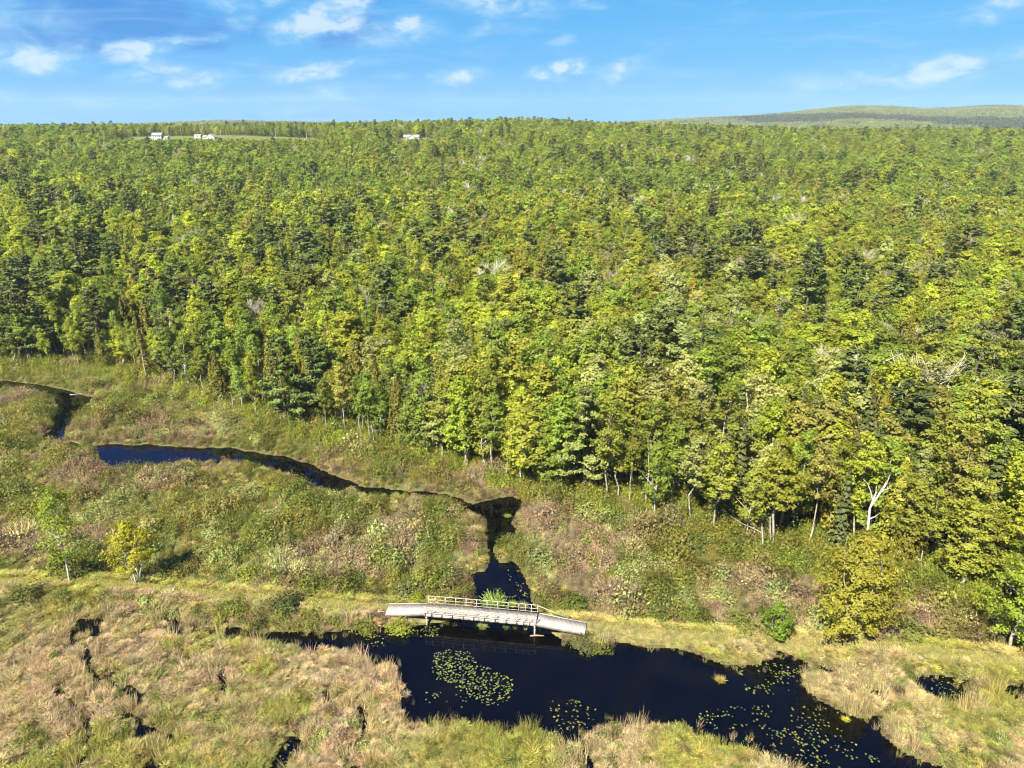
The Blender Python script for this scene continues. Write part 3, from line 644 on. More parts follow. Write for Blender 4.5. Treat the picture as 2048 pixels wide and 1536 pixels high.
# the dead white birch and other snags: bare weathered stems
def limb_tree(stems, sides=7):
    return join([tube(np.array(p), r, sides) for p, r in stems])
def snag_thing(name, cat, px, py, stems, barkm, label, z=None):
    x, y = at(px, py, .4); zz = float(terrain(x, y)) - .1
    r_ = root(name, (x, y, zz), 0, 1, label=label, category=cat)
    st = [q for q in stems if q[2] == 'trunk']; br = [q for q in stems if q[2] == 'branch']
    v, q, rr = limb_tree([(a, b_) for a, b_, _ in st]); add('trunk', mesh_np('snag_trunk', v, q, (barkm,), None, None, True), r_)
    for a, b_, _ in br:
        v, q, rr = tube(np.array(a), b_, 6); add('branch', mesh_np('snag_branch', v, q, (barkm,), None, None, True), r_)
    SPOTS[(x, y)] = 2.2
    return r_
snag_thing('dead_birch', 'dead birch', 1706, 1150, [
    ([(1.1, 0, 0), (.95, 0, 3), (.75, 0, 6), (.55, 0, 8), (.45, 0, 9.3)], [.17, .16, .15, .145, .135], 'trunk'),
    ([(.45, 0, 9.3), (.55, -.1, 10.4), (.0, -.2, 11.8), (-.55, -.2, 12.8), (-1.1, -.2, 13.3)], [.125, .10, .07, .04, .02], 'branch'),
    ([(.47, 0, 9.4), (.95, .1, 10.5), (1.6, .2, 11.5), (1.95, .2, 12.5), (2.15, .2, 13.7)], [.11, .09, .07, .045, .02], 'branch'),
    ([(.55, -.1, 10.3), (.75, -.1, 11.4), (.7, 0, 12.3)], [.11, .08, .025], 'branch'), ([(1.1, .1, 10.5), (1.2, 0, 11.4), (1.6, 0, 12.3), (1.75, 0, 13.0)], [.10, .07, .05, .02], 'branch'),
    ([(.56, 0, 7.9), (1.1, -.2, 8.3), (1.5, -.3, 8.8)], [.09, .06, .02], 'branch'), ([(.78, 0, 5.4), (.2, -.2, 5.9), (0, -.3, 6.6)], [.08, .05, .02], 'branch'), ([(1.65, .2, 11.6), (2.0, .1, 11.8), (2.3, 0, 12.1)], [.05, .04, .015], 'branch')],
    BARK_WHITE, 'leafless dead white birch with forked upswept limbs at the wood edge')
snag_thing('dead_tree', 'dead tree', 1522, 1120, [([(0, 0, 0), (0, 0, 2.2), (-.3, 0, 4), (-.5, 0, 5)], [.13, .12, .11, .08], 'trunk'), ([(-.3, 0, 4), (-1.6, -.2, 4.8), (-3.2, -.3, 5.6), (-4.6, -.3, 6.6)], [.08, .06, .04, .015], 'branch')], BARK_DEAD, 'crooked dead trunk with one long arm reaching away at the wood edge')
def snag_spikes(g_, h):
    st = [([(0, 0, 0), (g_.normal() * .1, 0, h * .5), (g_.normal() * .2, 0, h)], [.13, .09, .025], 'trunk')]
    for i in range(9):
        z = h * (.15 + .8 * g_.random()); a = g_.random() * 6.28; l = .5 + 1.1 * g_.random() * (1 - z / h * .5)
        st.append(([(0, 0, z), (math.cos(a) * l * .6, math.sin(a) * l * .6, z + .05), (math.cos(a) * l, math.sin(a) * l, z - .15)], [.035, .03, .012], 'branch'))
    return st
for i, (px, py, h, lb) in enumerate([(748, 902, 5.5, 'short grey broken snag with drooping twigs at the wood edge behind the brook bend'), (1012, 962, 7.0, 'grey leaning snag in a tangle of dead twigs at the wood edge above the brook'), (1262, 985, 12.5, 'tall bare grey spike of a dead spruce at the wood edge past the footbridge'), (1290, 1012, 11.0, 'thinner bare grey spike beside the tall dead spruce'), (295, 765, 9.0, 'thin bare pole of a dead tree at the wood edge above the long brook pool'), (470, 832, 4.5, 'stubby grey dead tree with a brush of twigs at the wood edge near the pines'), (2025, 1150, 11.0, 'grey dead conifer pole behind the bright green birch at the dike end')]):
    snag_thing('dead_snag', 'dead tree', px, py, snag_spikes(g2, h), BARK_DEAD, lb)
# fallen grey trunks
def log_thing(px, py, ang, ln, label, z=.5, r0=.16, tilt=.05):
    x, y = at(px, py, z); zz = float(terrain(x, y)) + z * .3
    v, q, rr = tube(np.array([(0, 0, 0), (ln * .5, .1, ln * tilt * .5 + .05), (ln, 0, ln * tilt)]), [r0, r0 * .8, r0 * .4], 7)
    r_ = root('fallen_log', (x, y, max(zz, .06)), ang, 1, label=label, category='log')
    add('trunk', mesh_np('log_trunk', v, q, (BARK_DEAD,), None, None, True), r_)
    v, q, rr = tube(np.array([(ln * .6, .05, ln * tilt * .6), (ln * .72, .5, ln * tilt * .6 + .5)]), [.06, .02], 5); add('branch', mesh_np('log_branch', v, q, (BARK_DEAD,)), r_)
log_thing(730, 890, .1, 4.2, 'pale fallen trunk lying at the wood edge behind the brook bend')
log_thing(1005, 955, 2.4, 4.0, 'fallen grey trunk below the leaning snag above the brook', .6, .15, .25)
log_thing(1745, 1128, 1.0, 5.0, 'fallen pale trunk leaning under the trees beside the dead white birch', .6, .14, .3)
log_thing(140, 790, .15, 4.0, 'thin driftwood trunk across the upper brook pool', 0, .08, 0.0)

# standout bare trees deeper in the wood (their tops show at these pixels)
def top_spot(px, py, h):
    lo, hi = 60., 1200.
    for _ in range(50):
        m_ = (lo + hi) / 2; dx, dy, dz = ray(px, py); t = m_ / dy; zz = CAM_H + dz * t
        if zz > float(terrain(dx * t, m_)) + h: lo = m_
        else: hi = m_
    t = lo / dy; return dx * t, lo
for i, (px, py, sc_, lb) in enumerate([(390, 455, 1.0, 'pale leafless grey tree showing above the green crowns west of the pines'), (1205, 535, 1.1, 'pale bare-branched tree with long white stem in the middle of the wood'), (1238, 540, 1.05, 'bare white-stemmed tree beside the pale long-stemmed one'), (818, 372, 1.0, 'round leafless grey crown among the green trees far up the slope'), (1330, 315, 1.1, 'round pale grey leafless crown high on the wooded slope'), (1822, 335, 1.1, 'wide pale grey leafless crown on the far slope below the hill'), (1960, 298, 1.05, 'first of two pale grey crowns side by side below the far hill'), (1997, 298, .9, 'second smaller of two pale grey crowns below the far hill'), (1997, 415, 1.05, 'tall pale leafless tree near the picture edge on the slope'), (1700, 610, 1.15, 'big leafless pale tree with spreading limbs in the middle of the slope'), (1915, 325, 1.0, 'pale grey leafless crown left of the two paired grey crowns'), (440, 345, .8, 'small greyish leafless crown far up the western slope'), (955, 395, .95, 'thin leafless grey crown below the dark pines on the ridge slope')]):
    pr = PROTO['bare_tree'][3 + i % 2]; x, y = top_spot(px, py, pr['h'] * sc_)
    lb = lb.replace('left of', 'just before')
    tree_thing('bare_tree', pr, x, y, float(terrain(x, y)), sc_, i * 1.3, jit((.30, .285, .215), g2, .05), lb)
    SPOTS[(x, y)] = 2.6
for i, (px, py, sc_, lb) in enumerate([(520, 455, 1.0, 'dark layered pine standing above the light green crowns in the western wood'), (330, 455, .8, 'smaller dark pine with open layers in the western wood'), (1835, 490, .85, 'dark wind-shaped pine in the eastern wood below the far hill'), (1768, 495, .7, 'narrow dark pine just beside the wind-shaped pine'), (1105, 455, .8, 'dark pine among yellow-green crowns in the middle of the wood'), (1010, 330, 1.1, 'wide dark pine on the ridge slope, first of the pine clump'), (1060, 345, 1.1, 'wide dark pine on the ridge slope, lowest of the pine clump'), (1250, 330, 1.0, 'dark pine on the upper slope beside the round grey crown')]):
    pr = PROTO['pine_tree'][i % 3]; x, y = top_spot(px, py, pr['h'] * sc_)
    tree_thing('pine_tree', pr, x, y, float(terrain(x, y)), sc_, i * 2.1, jit((.066, .086, .022), g2, .06), lb); SPOTS[(x, y)] = 3.2
sx = np.array([k[0] for k in SPOTS]); sy = np.array([k[1] for k in SPOTS]); srad = np.array([v for v in SPOTS.values()])
free = np.ones(len(fx), bool)
for a, b_, c in zip(sx, sy, srad): free &= np.hypot(fx - a, fy - b_) > c

# ---- the wood: nearest trees one by one, the rest as one mass
cnt = {}; left = {}; rest = []
for i in order:
    if not free[i]: continue
    k = kinds[i]
    shade = pick_shade(i) if k in ('broadleaf_tree', 'aspen_tree', 'birch_tree') else None
    tint = jit(SHADE[shade] if shade else CON[k], g, .15)
    if k == 'cedar_tree' and uu[i] > 0: tint = tuple(a * b_ for a, b_ in zip(tint, (1.25, 1.2, 1.0)))
    P_ = PROTO[k]; p = int(g.random() * min(len(P_), 3 if k == 'bare_tree' else 99)); sz = hs[i]; rz = g.random() * 6.28
    if cnt.get(k, 0) < LIMIT[k] and in_view(fx[i], fy[i], fz[i] + P_[p]['h'] * sz * .8):
        cnt[k] = cnt.get(k, 0) + 1
        row, z = zone(fx[i], ed[i])
        lab = '%s %s %s %s' % (shade or {'pine_tree': 'dark', 'cedar_tree': 'dark olive', 'spruce_tree': 'blackish', 'bare_tree': 'pale'}[k], KIND_DESC[k], row, z)
        o = tree_thing(k, P_[p], fx[i], fy[i], fz[i] - .05, sz, rz, tint, lab, lab + ' group')
        o.scale = (sz * (1.0 + .35 * g.random()) * (1.12 if k in ('broadleaf_tree', 'bare_tree') else .98 if k in ('aspen_tree', 'birch_tree', 'pine_tree') else .78) * (1 + .15 * sstep(6, 25, ed[i])),) * 2 + (sz,)
    else:
        rest.append((i, k, sz, rz, tint, p))
meshes = []; start = {}
for k in PROTO:
    start[k] = len(meshes); meshes += [joined('wood_tree', q['raw']) for q in PROTO[k]]
lstart = {}
for k in LOW: lstart[k] = len(meshes); meshes += [joined('wood_tree_far', q) for q in LOW[k]]
woodc = proto_collection('wood_tree', meshes)
pos, pid, rot, scl, tin = [], [], [], [], []
for i, k, sz, rz, tint, p in rest:
    if fy[i] < 270: q = start[k] + p
    else:
        kk = k if k in LOW else 'aspen_tree'; q = lstart[kk] + int(g.random() * len(LOW[kk]))
        if k == 'bare_tree': tint = jit((.34, .32, .25), g, .08)
    pos.append((fx[i], fy[i], fz[i] - .05)); pid.append(q); rot.append((0, 0, rz)); w_ = sz * (.9 + .4 * g.random()) * ((1.0 if fy[i] > 270 else 1.15 + .3 * float(sstep(130, 260, fy[i]))) if k == 'broadleaf_tree' else .92); scl.append((w_, w_, sz)); tin.append(tint)
scatter('forest', woodc, pos, pid, rot, scl, tin, kind='stuff', label='dense mixed spring wood covering the slope behind the front trees', category='forest')
print('TREES', cnt, len(rest))

# ---- woods on the far hills: low clusters of crowns
def cluster(g_, conif):
    parts = []
    for i in range(26):
        a, r_ = g_.random() * 6.28, 22 * math.sqrt(g_.random()); h = 11 + 4 * g_.random()
        if g_.random() < conif:
            (v, q, r) = cone_tree(g_, h * 1.08, 6, 34, 1.7, 'spruce')[0]
        else:
            n = 34; d = g_.normal(size=(n, 3)); d /= np.linalg.norm(d, axis=1, keepdims=True); d[:, 2] = np.abs(d[:, 2]) * 1.1 - .15
            v, q, r = cards(np.array([0, 0, h * .62]) + d * np.array([4.2, 4.2, h * .36]), d + [0, 0, .5] + g_.normal(size=(n, 3)) * .3, 1.25 + .7 * g_.random(n), .75, g_); r = r * .5 + .5 * g_.random()
        parts.append((v + np.array([r_ * math.cos(a), r_ * math.sin(a), 0]), q, r))
    return join(parts)
cl = []
for i in range(4): v, q, r = cluster(g, .10); cl.append(mesh_np('hill_wood', v, q, (LEAF,), None, r))
for i in range(3): v, q, r = cluster(g, .85); cl.append(mesh_np('hill_wood_dark', v, q, (NEEDLE,), None, r))
hc_ = proto_collection('hill_wood', cl)
hx, hy = [], []
y = 1560.
while y < 3550:
    n = int(1.7 * y / 27); hx.append((np.arange(n) - n / 2) * 27 + g.normal(size=n) * 8); hy.append(y + g.normal(size=n) * 8); y += 27
hx, hy = np.concatenate(hx), np.concatenate(hy); hu = hx / hy
k_ = (np.abs(hu) < .84) & (hy < 2560 + 850 * sstep(.02, .2, hu)) & (hu > -2)
k_ &= ~((hu < .02) & (hy < 1900))
hx, hy, hu = hx[k_], hy[k_], hu[k_]; hz = terrain(hx, hy)
nn = fbm(hx, hy, 330, 3, 61); band = np.exp(-((hy - (2620 + 160 * np.sin(hu * 9))) / 150) ** 2) * sstep(.28, .34, hu) * sstep(.62, .52, hu)
con = (nn + band * .5 + .12 * g.random(len(hx)) > .66)
hp = np.where(con, 4 + (g.random(len(hx)) * 3).astype(int), (g.random(len(hx)) * 4).astype(int))
ht = np.where(con[:, None], np.array([(.050, .068, .034)]), np.array([(.165, .195, .060)])) * (1 + g.normal(size=(len(hx), 1)) * .16)
scatter('far_woods', hc_, np.stack([hx, hy, hz - 1], 1), hp, np.stack([0 * hx, 0 * hx, g.random(len(hx)) * 6.28], 1), (1.0 + .25 * g.random((len(hx), 1))) * np.ones((1, 3)), ht, kind='stuff', label='bluish woods covering the far hills on the horizon', category='woods')

# ------------------------------------------------------------------ marsh plants
def shrub_mesh(g_, n=240, r=.75, h=1.0, ls=.12, twig=14):
    d = g_.normal(size=(n, 3)); d /= np.linalg.norm(d, axis=1, keepdims=True); d[:, 2] = np.abs(d[:, 2])
    lob = 1 + .25 * np.sin(np.arctan2(d[:, 1], d[:, 0]) * 3 + g_.random() * 6)
    P = d * np.array([r, r, h]) * (g_.random(n) ** .4 * lob)[:, None]; P += g_.normal(size=(n, 3)) * .06; P[:, 2] = np.maximum(P[:, 2], .02)
    a = cards(P, d + [0, 0, .35] + g_.normal(size=(n, 3)) * .55, ls * (.6 + .8 * g_.random(n)), .55, g_)
    tw = g_.normal(size=(twig, 3)) * np.array([.5, .5, .25]) + [0, 0, .9]
    b_ = strips(np.zeros((twig, 3)) + g_.normal(size=(twig, 3)) * [.15, .15, 0], tw, h * 1.12, .014, g_)
    return a, b_
def tuft_mesh(g_, n=46, h=.9, sp=.35, w=.018, flop=.5):
    a = g_.random(n) * 6.28; rr = sp * np.sqrt(g_.random(n)); p = np.stack([rr * np.cos(a), rr * np.sin(a), 0 * a - .05], 1)
    d = np.stack([np.cos(a) * flop * g_.random(n), np.sin(a) * flop * g_.random(n), np.ones(n)], 1) + g_.normal(size=(n, 3)) * .16
    return strips(p, d, h * (.5 + .6 * g_.random(n)), w, g_)
def tussock_mesh(g_, n=90, r=.42, h=.5, w=.028):            # a matted mop of sedge: blades bend over and outward
    a = g_.random(n) * 6.28; rr = r * .5 * np.sqrt(g_.random(n)); p = np.stack([rr * np.cos(a), rr * np.sin(a), h * (.15 + .55 * g_.random(n))], 1)
    a2 = a + g_.normal(size=n) * .7
    d = np.stack([np.cos(a2), np.sin(a2), .15 + .75 * g_.random(n)], 1) + g_.normal(size=(n, 3)) * .25
    v, q, rn = strips(p, d, r * (.6 + .7 * g_.random(n)), w * (.6 + .8 * g_.random(n)), g_)
    return v, q, rn
g = np.random.default_rng(99)
mm = []
for i in range(6):
    a, b_ = shrub_mesh(g, 400, .72 + .15 * g.random(), .85 + .3 * g.random(), .076); v, q, r = join([a, b_]); mm.append(mesh_np('bog_bush', v, q, (LEAF,), None, r))
for i in range(3):                                          # twiggy, thinly leaved
    a, b_ = shrub_mesh(g, 260, .8, .8, .05, 90); v, q, r = join([a, b_]); mm.append(mesh_np('bog_twig', v, q, (TWIG,), None, r))
for i in range(5): v, q, r = tussock_mesh(g, 190, .40 + .1 * g.random(), .42 + .25 * g.random(), .017); mm.append(mesh_np('sedge_tuft', v, q, (GRASS,), None, r))
for i in range(2): v, q, r = tuft_mesh(g, 26, 1.5, .35, .016, .25); mm.append(mesh_np('reed_tuft', v, q, (GRASS,), None, r))
for i in range(2): v, q, r = tuft_mesh(g, 60, .28, .5, .016, 1.2); mm.append(mesh_np('short_grass', v, q, (GRASS,), None, r))
marshc = proto_collection('marsh_plant', mm)
def jgrid(sp, y0, y1, k=1.0):
    X_, Y_ = [], []; y = y0; r_ = 0
    while y < y1:
        xm = min(.80 * y + 14, 128); n = int(2 * xm / sp); X_.append((np.arange(n) + .5 * (r_ % 2)) * sp - xm + g.normal(size=n) * sp * .33); Y_.append(y + g.normal(size=n) * sp * .33); y += sp * .87; r_ += 1
    X_, Y_ = np.concatenate(X_), np.concatenate(Y_); o = inside_grid(X_, Y_); return X_[o], Y_[o]
dike_y = lambda x: np.interp(x, dike[:, 0], dike[:, 1])
PAL = dict(mauve=(.225, .165, .098), brown=(.165, .120, .055), olive=(.180, .165, .034), green=(.155, .172, .032), dark=(.100, .115, .022), sage=(.27, .29, .10), lime=(.220, .245, .028), straw=(.38, .315, .13), tan=(.37, .285, .16), sedge=(.29, .272, .068), pinktan=(.385, .295, .18))
PN = {k: np.array(v) for k, v in PAL.items()}
POS, PID, ROT, SCL, TIN = [], [], [], [], []
RAMPS = [np.array([at(770, 1219.5, .85), at(858, 1218, 1.45)]), np.array([at(1070, 1238, 1.45), at(1176, 1258, .62)])]
def put(x, y, pid, s, sz, tint, tilt=.1, dz=-.04):
    free_ = np.minimum(dist_line(RAMPS[0], x, y), dist_line(RAMPS[1], x, y)) > 1.15
    x, y, pid, s, sz, tint = x[free_], y[free_], np.asarray(pid)[free_], s[free_], sz[free_], tint[free_]
    n = len(x)
    POS.append(np.stack([x, y, terrain(x, y) + dz], 1)); PID.append(pid); ROT.append(np.stack([g.normal(size=n) * tilt, g.normal(size=n) * tilt, g.random(n) * 6.28], 1))
    SCL.append(np.stack([s, s, sz], 1)); TIN.append(np.clip(tint * np.clip(1 + g.normal(size=(n, 1)) * .24, .45, 1.7) * (1 + g.normal(size=(n, 3)) * .05), .01, 1))
def lerp3(a, b_, t): return a[None] * (1 - t[:, None]) + b_[None] * t[:, None]
# shrubs of the bog between the dike and the wood
x, y = jgrid(.80, 52, 172); sd = grid_at(SD, x, y); dd = grid_at(DD, x, y)
ok = (sd > .25) & (y > dike_y(x)) & (dd > 2.3) & (y < edge_y(x) + 4) & (g.random(len(x)) < .95) & ((fbm(x, y, 2.4, 3, 141) > .34) | (g.random(len(x)) < .25))
x, y, sd, dd = x[ok], y[ok], sd[ok], dd[ok]
a1 = fbm(x, y, 11, 3, 71); a2 = fbm(x, y, 5, 3, 75); a3 = fbm(x, y, 18, 2, 79); rr = g.random(len(x))
tw = sstep(.44, .62, a1)                                     # brown sweet-gale patches
pal = lerp3(PN['olive'], PN['mauve'], tw); gr = sstep(.50, .64, a2); pal = pal * (1 - gr[:, None]) + PN['green'] * gr[:, None]
sg = sstep(.60, .72, a3) * (rr < .5); pal = pal * (1 - sg[:, None]) + PN['sage'] * sg[:, None]
bank = sstep(2.6, .6, sd); pal = pal * (1 - .7 * bank[:, None]) + np.where((a1 > .5)[:, None], PN['brown'], PN['dark'] * 1.35) * .7 * bank[:, None]
pal = np.where((rr > .93)[:, None], PN['sage'], pal); pal = np.where((rr < .06)[:, None], PN['straw'] * .8, pal)
pidv = np.where((tw > .5) & (gr < .4) & (rr < .65), 6 + (g.random(len(x)) * 3).astype(int), (g.random(len(x)) * 6).astype(int))
s_ = .55 + 1.0 * sstep(.3, .75, fbm(x, y, 4, 2, 83)) * (.5 + .7 * g.random(len(x))); s_ = np.minimum(s_ * (1 + .25 * bank) * np.where(g.random(len(x)) < .16, 1.5, 1.0), .35 + sd * .55)
put(x, y, pidv, s_ * 1.12, s_ * (.85 + .6 * g.random(len(x))), pal)
# sedges among the shrubs
x, y = jgrid(1.0, 52, 160); sd = grid_at(SD, x, y); dd = grid_at(DD, x, y)
ok = (sd > .2) & (y > dike_y(x)) & (dd > 1.2) & (y < edge_y(x)) & (g.random(len(x)) < .06 + .36 * sstep(.50, .68, fbm(x, y, 9, 2, 87))); x, y = x[ok], y[ok]
put(x, y, 9 + (g.random(len(x)) * 5).astype(int), .9 + .3 * g.random(len(x)), .95 + .4 * g.random(len(x)), lerp3(PN['straw'], PN['sedge'], g.random(len(x))))
# sedge meadow in front of the dike
x, y = jgrid(.46, 38, 78); sd = grid_at(SD, x, y); dd = grid_at(DD, x, y)
ok = (sd > .10) & (y < dike_y(x) - .9) & (dd > .9); x, y, sd, dd = x[ok], y[ok], sd[ok], dd[ok]
a1 = fbm(x, y, 8, 3, 91); a2 = fbm(x, y, 3.2, 3, 95); w_ = sstep(-2, -12, x) * sstep(44, 50, y)
wt = np.clip(sstep(.40, .58, a1) * .75 + w_ * .75 * sstep(.25, .5, a2), 0, 1)
pal = lerp3(PN['sedge'], PN['pinktan'], wt); gg = sstep(.52, .66, a2) * .55; pal = pal * (1 - gg[:, None]) + np.where((a1 > .5)[:, None], PN['straw'], PN['green'] * 1.35) * gg[:, None]
pd = 9 + (g.random(len(x)) * 5).astype(int); pd = np.where((sd < .8) & (g.random(len(x)) < .45), 14 + (g.random(len(x)) * 2).astype(int), pd)
lump = sstep(.25, .75, fbm(x, y, 1.5, 2, 121)); gap = (fbm(x, y, 2.2, 3, 131) < .29) & (g.random(len(x)) < .8)
cat = (g.random(len(x)) < .06 * (.3 + wt)); pd = np.where(cat, 14 + (g.random(len(x)) * 2).astype(int), pd); pal = np.where(cat[:, None], np.array([.50, .42, .30]), pal)
s_ = (.72 + .35 * g.random(len(x))) * (.8 + .4 * lump); k_ = ~gap; put(x[k_], y[k_], pd[k_], s_[k_], (s_ * np.where(cat, .50, .60 + .55 * lump))[k_], pal[k_], .16)
# low bushes scattered in the sedge meadow and on the dike shoulders
x, y = jgrid(1.3, 38, 80); sd = grid_at(SD, x, y); dd = grid_at(DD, x, y)
ok = (sd > .35) & (y < dike_y(x) + 1) & (dd > 2.0) & (g.random(len(x)) < np.where(dd < 4, .62, .5 * sstep(.46, .62, fbm(x, y, 7, 2, 97)) + .05)); x, y, dd = x[ok], y[ok], dd[ok]
nb = fbm(x, y, 4, 2, 98); pal = lerp3(PN['green'], PN['sage'], sstep(.4, .65, nb)); pal = np.where((g.random(len(x)) < .18)[:, None], PN['brown'], pal)
sh_ = np.where((dd < 4.5) & (y < dike_y(x)) & (x < -4), 1.3, 1.0); put(x, y, (g.random(len(x)) * 6).astype(int), sh_ * (.7 + .5 * g.random(len(x))), sh_ * (.6 + .5 * g.random(len(x))), pal)
# drowned stems along the pond's margin
x, y = jgrid(.55, 38, 80); sd = grid_at(SD, x, y); ok = (sd < .1) & (sd > -1.5) & (g.random(len(x)) < .42 * np.exp(sd * 1.6)) & (y < dike_y(x) + 1); x, y = x[ok], y[ok]
put(x, y, 14 + (g.random(len(x)) * 2).astype(int), .4 + .35 * g.random(len(x)), .35 + .4 * g.random(len(x)), lerp3(PN['tan'], PN['sedge'], g.random(len(x))), .2, 0)
POS[-1][:, 2] = -.1
# grass of the dike
x, y = jgrid(.48, 50, 80); sd = grid_at(SD, x, y); dd = grid_at(DD, x, y); ok = (sd > .3) & (dd < 2.4); x, y, dd = x[ok], y[ok], dd[ok]
na = fbm(x, y, 5, 3, 101); short = dd < 1.25
pal = lerp3(PN['straw'] * np.array([1.02, 1.06, .9]), np.array([.33, .325, .075]), sstep(.36, .64, na)); put(x, y, np.where(short, 16 + (g.random(len(x)) * 2).astype(int), 9 + (g.random(len(x)) * 5).astype(int)), 1.0 + .2 * g.random(len(x)), np.where(short, .6 + .5 * g.random(len(x)), .5 + .35 * g.random(len(x))), pal)
# brush along the wood's edge
x, y = jgrid(1.25, 52, 182); ed_ = y - edge_y(x); sd = grid_at(SD, x, y); ok = (ed_ > -3.5) & (ed_ < 11) & (sd > .5) & (g.random(len(x)) < .85); x, y = x[ok], y[ok]
put(x, y, (g.random(len(x)) * 6).astype(int), 1.0 + .7 * g.random(len(x)), 1.2 + 1.9 * g.random(len(x)) ** 2, lerp3(PN['green'] * 1.15, PN['lime'] * 1.1, g.random(len(x)) ** 1.5))
MP, MI, MR, MS, MT = map(np.concatenate, (POS, PID, ROT, SCL, TIN))
shr = MI < 9
for nm, m_, lb, ct in (('bog_undergrowth', shr, 'low heath bushes covering the bog around the brook', 'undergrowth'), ('marsh_grass', ~shr, 'straw and yellow-green sedge filling the marsh and covering the dike', 'marsh grass')):
    scatter(nm, marshc, MP[m_], MI[m_], MR[m_], MS[m_], MT[m_], kind='stuff', label=lb, category=ct)
print('MARSH', shr.sum(), (~shr).sum())

# ---- bushes that stand out from the heath, each a thing
BUSH = []
for i in range(5):
    a, b_ = shrub_mesh(g, 1100, 1.0, .95 + .25 * g.random(), .078, 10)
    st = join([tube(wob((0, 0, -.1), (g.normal() * .4, g.normal() * .4, .7), 3, g, .05), [.03, .02, .01], 4) for _ in range(6)])
    BUSH.append((mesh_np('bush_crown', *a[:2], (LEAF,), None, a[2]), mesh_np('bush_stems', *st[:2], (BARK_GREY,))))
def bush(px, py, s, sz, tint, label, group=None, xy=None, cat='bush'):
    x, y = xy if xy else at(px, py, .5); p = BUSH[int(g.random() * 5)]
    pr = dict(label=label, category=cat)
    if group: pr['group'] = group
    r_ = root('bush', (x, y, float(terrain(x, y)) - .08), g.random() * 6.28, 1, **pr); r_.scale = (s, s, sz)
    add('stems', p[1], r_); c = add('crown', p[0], r_); c['tint'] = jit(tint, g, .06)
T_ = PAL
for px, py, s, sz, t, lb in [
    (60, 1200, 2.0, 2.0, T_['dark'], 'dark green willow bush on the dike before the tall birch'), (470, 1222, 1.7, 1.5, T_['green'], 'wide green bush on the dike shoulder above the narrow pond inlet'), (572, 1222, 2.1, 1.8, (.075, .095, .024), 'big dull-green bush on the dike shoulder, largest of three'), (622, 1240, 1.6, 1.3, T_['green'], 'green bush low on the bank next to the big dull-green one'),
    (835, 1208, 1.0, 1.3, (.20, .235, .02), 'small bright lime-yellow bush beside the end of the footbridge railing'), (820, 1190, 2.2, 1.9, (.135, .145, .05), 'large pale sage bush behind the footbridge ramp'), (905, 1210, 1.5, 1.5, T_['green'], 'green bush behind the footbridge railing next to the brook mouth'), (930, 1205, 1.4, 1.3, (.13, .075, .05), 'reddish-brown bush at the brook mouth behind the footbridge'),
    (855, 1252, 1.6, 1.3, (.10, .125, .028), 'leafy bush on the bank under the start of the footbridge'), (800, 1252, 1.5, 1.1, T_['lime'], 'bright green low bush on the bank below the footbridge ramp'), (730, 1250, 1.5, 1.2, T_['green'], 'green low bush on the bank before the footbridge ramp'), (1165, 1280, 1.7, 1.0, (.11, .115, .04), 'olive low bush on the pond bank below the far footbridge ramp'), (1195, 1288, 1.5, .9, T_['green'], 'low green bush hanging over the pond at the bank corner'),
    (1150, 1215, 1.7, 1.6, (.12, .155, .028), 'bright green bush beyond the far footbridge ramp'), (1340, 1240, 1.9, 1.4, (.145, .10, .06), 'brownish twiggy bush beside the dike past the footbridge'), (1480, 1255, 2.1, 1.9, T_['green'], 'dark green bush at the dike beside the small bright tree'), (1562, 1195, 2.2, 1.6, T_['sage'], 'large pale silvery-green bush in the heath below the wood edge'), (1440, 1195, 1.8, 1.3, T_['sage'], 'pale silvery bush in the heath above the dark green dike bush'),
    (1260, 1050, 3.0, 2.1, (.12, .165, .045), 'long pale green bush at the wood edge above the brook, nearest the head pool'), (1180, 1030, 2.6, 1.9, T_['sage'], 'sage-green bush in the heath right beside the brook head pool'), (1375, 1095, 3.0, 2.0, (.085, .125, .03), 'mid-green bush mound at the wood edge halfway to the dead birch'), (195, 1130, 1.9, 1.5, (.125, .165, .03), 'light green bush between the tall birch and the yellow maple'), (160, 1150, 2.0, 2.0, T_['dark'], 'dark shaded bush behind the tall dike birch'), (345, 1150, 2.0, 1.9, T_['dark'], 'dark shaded bush behind the yellow dike maple'),
    (1890, 1265, 2.4, 1.8, T_['olive'], 'olive bush in the thicket before the bright green birch'), (1940, 1280, 1.8, 1.5, T_['brown'], 'brown-tinged bush under the bright green birch'), (1830, 1275, 2.0, 1.5, T_['green'], 'green bush on the dike edge next to the olive-gold tree'), (1800, 1180, 1.9, 1.7, (.07, .10, .02), 'deep green round bush below the wood just past the olive-gold tree')]:
    bush(px, py, s, sz, t, lb)
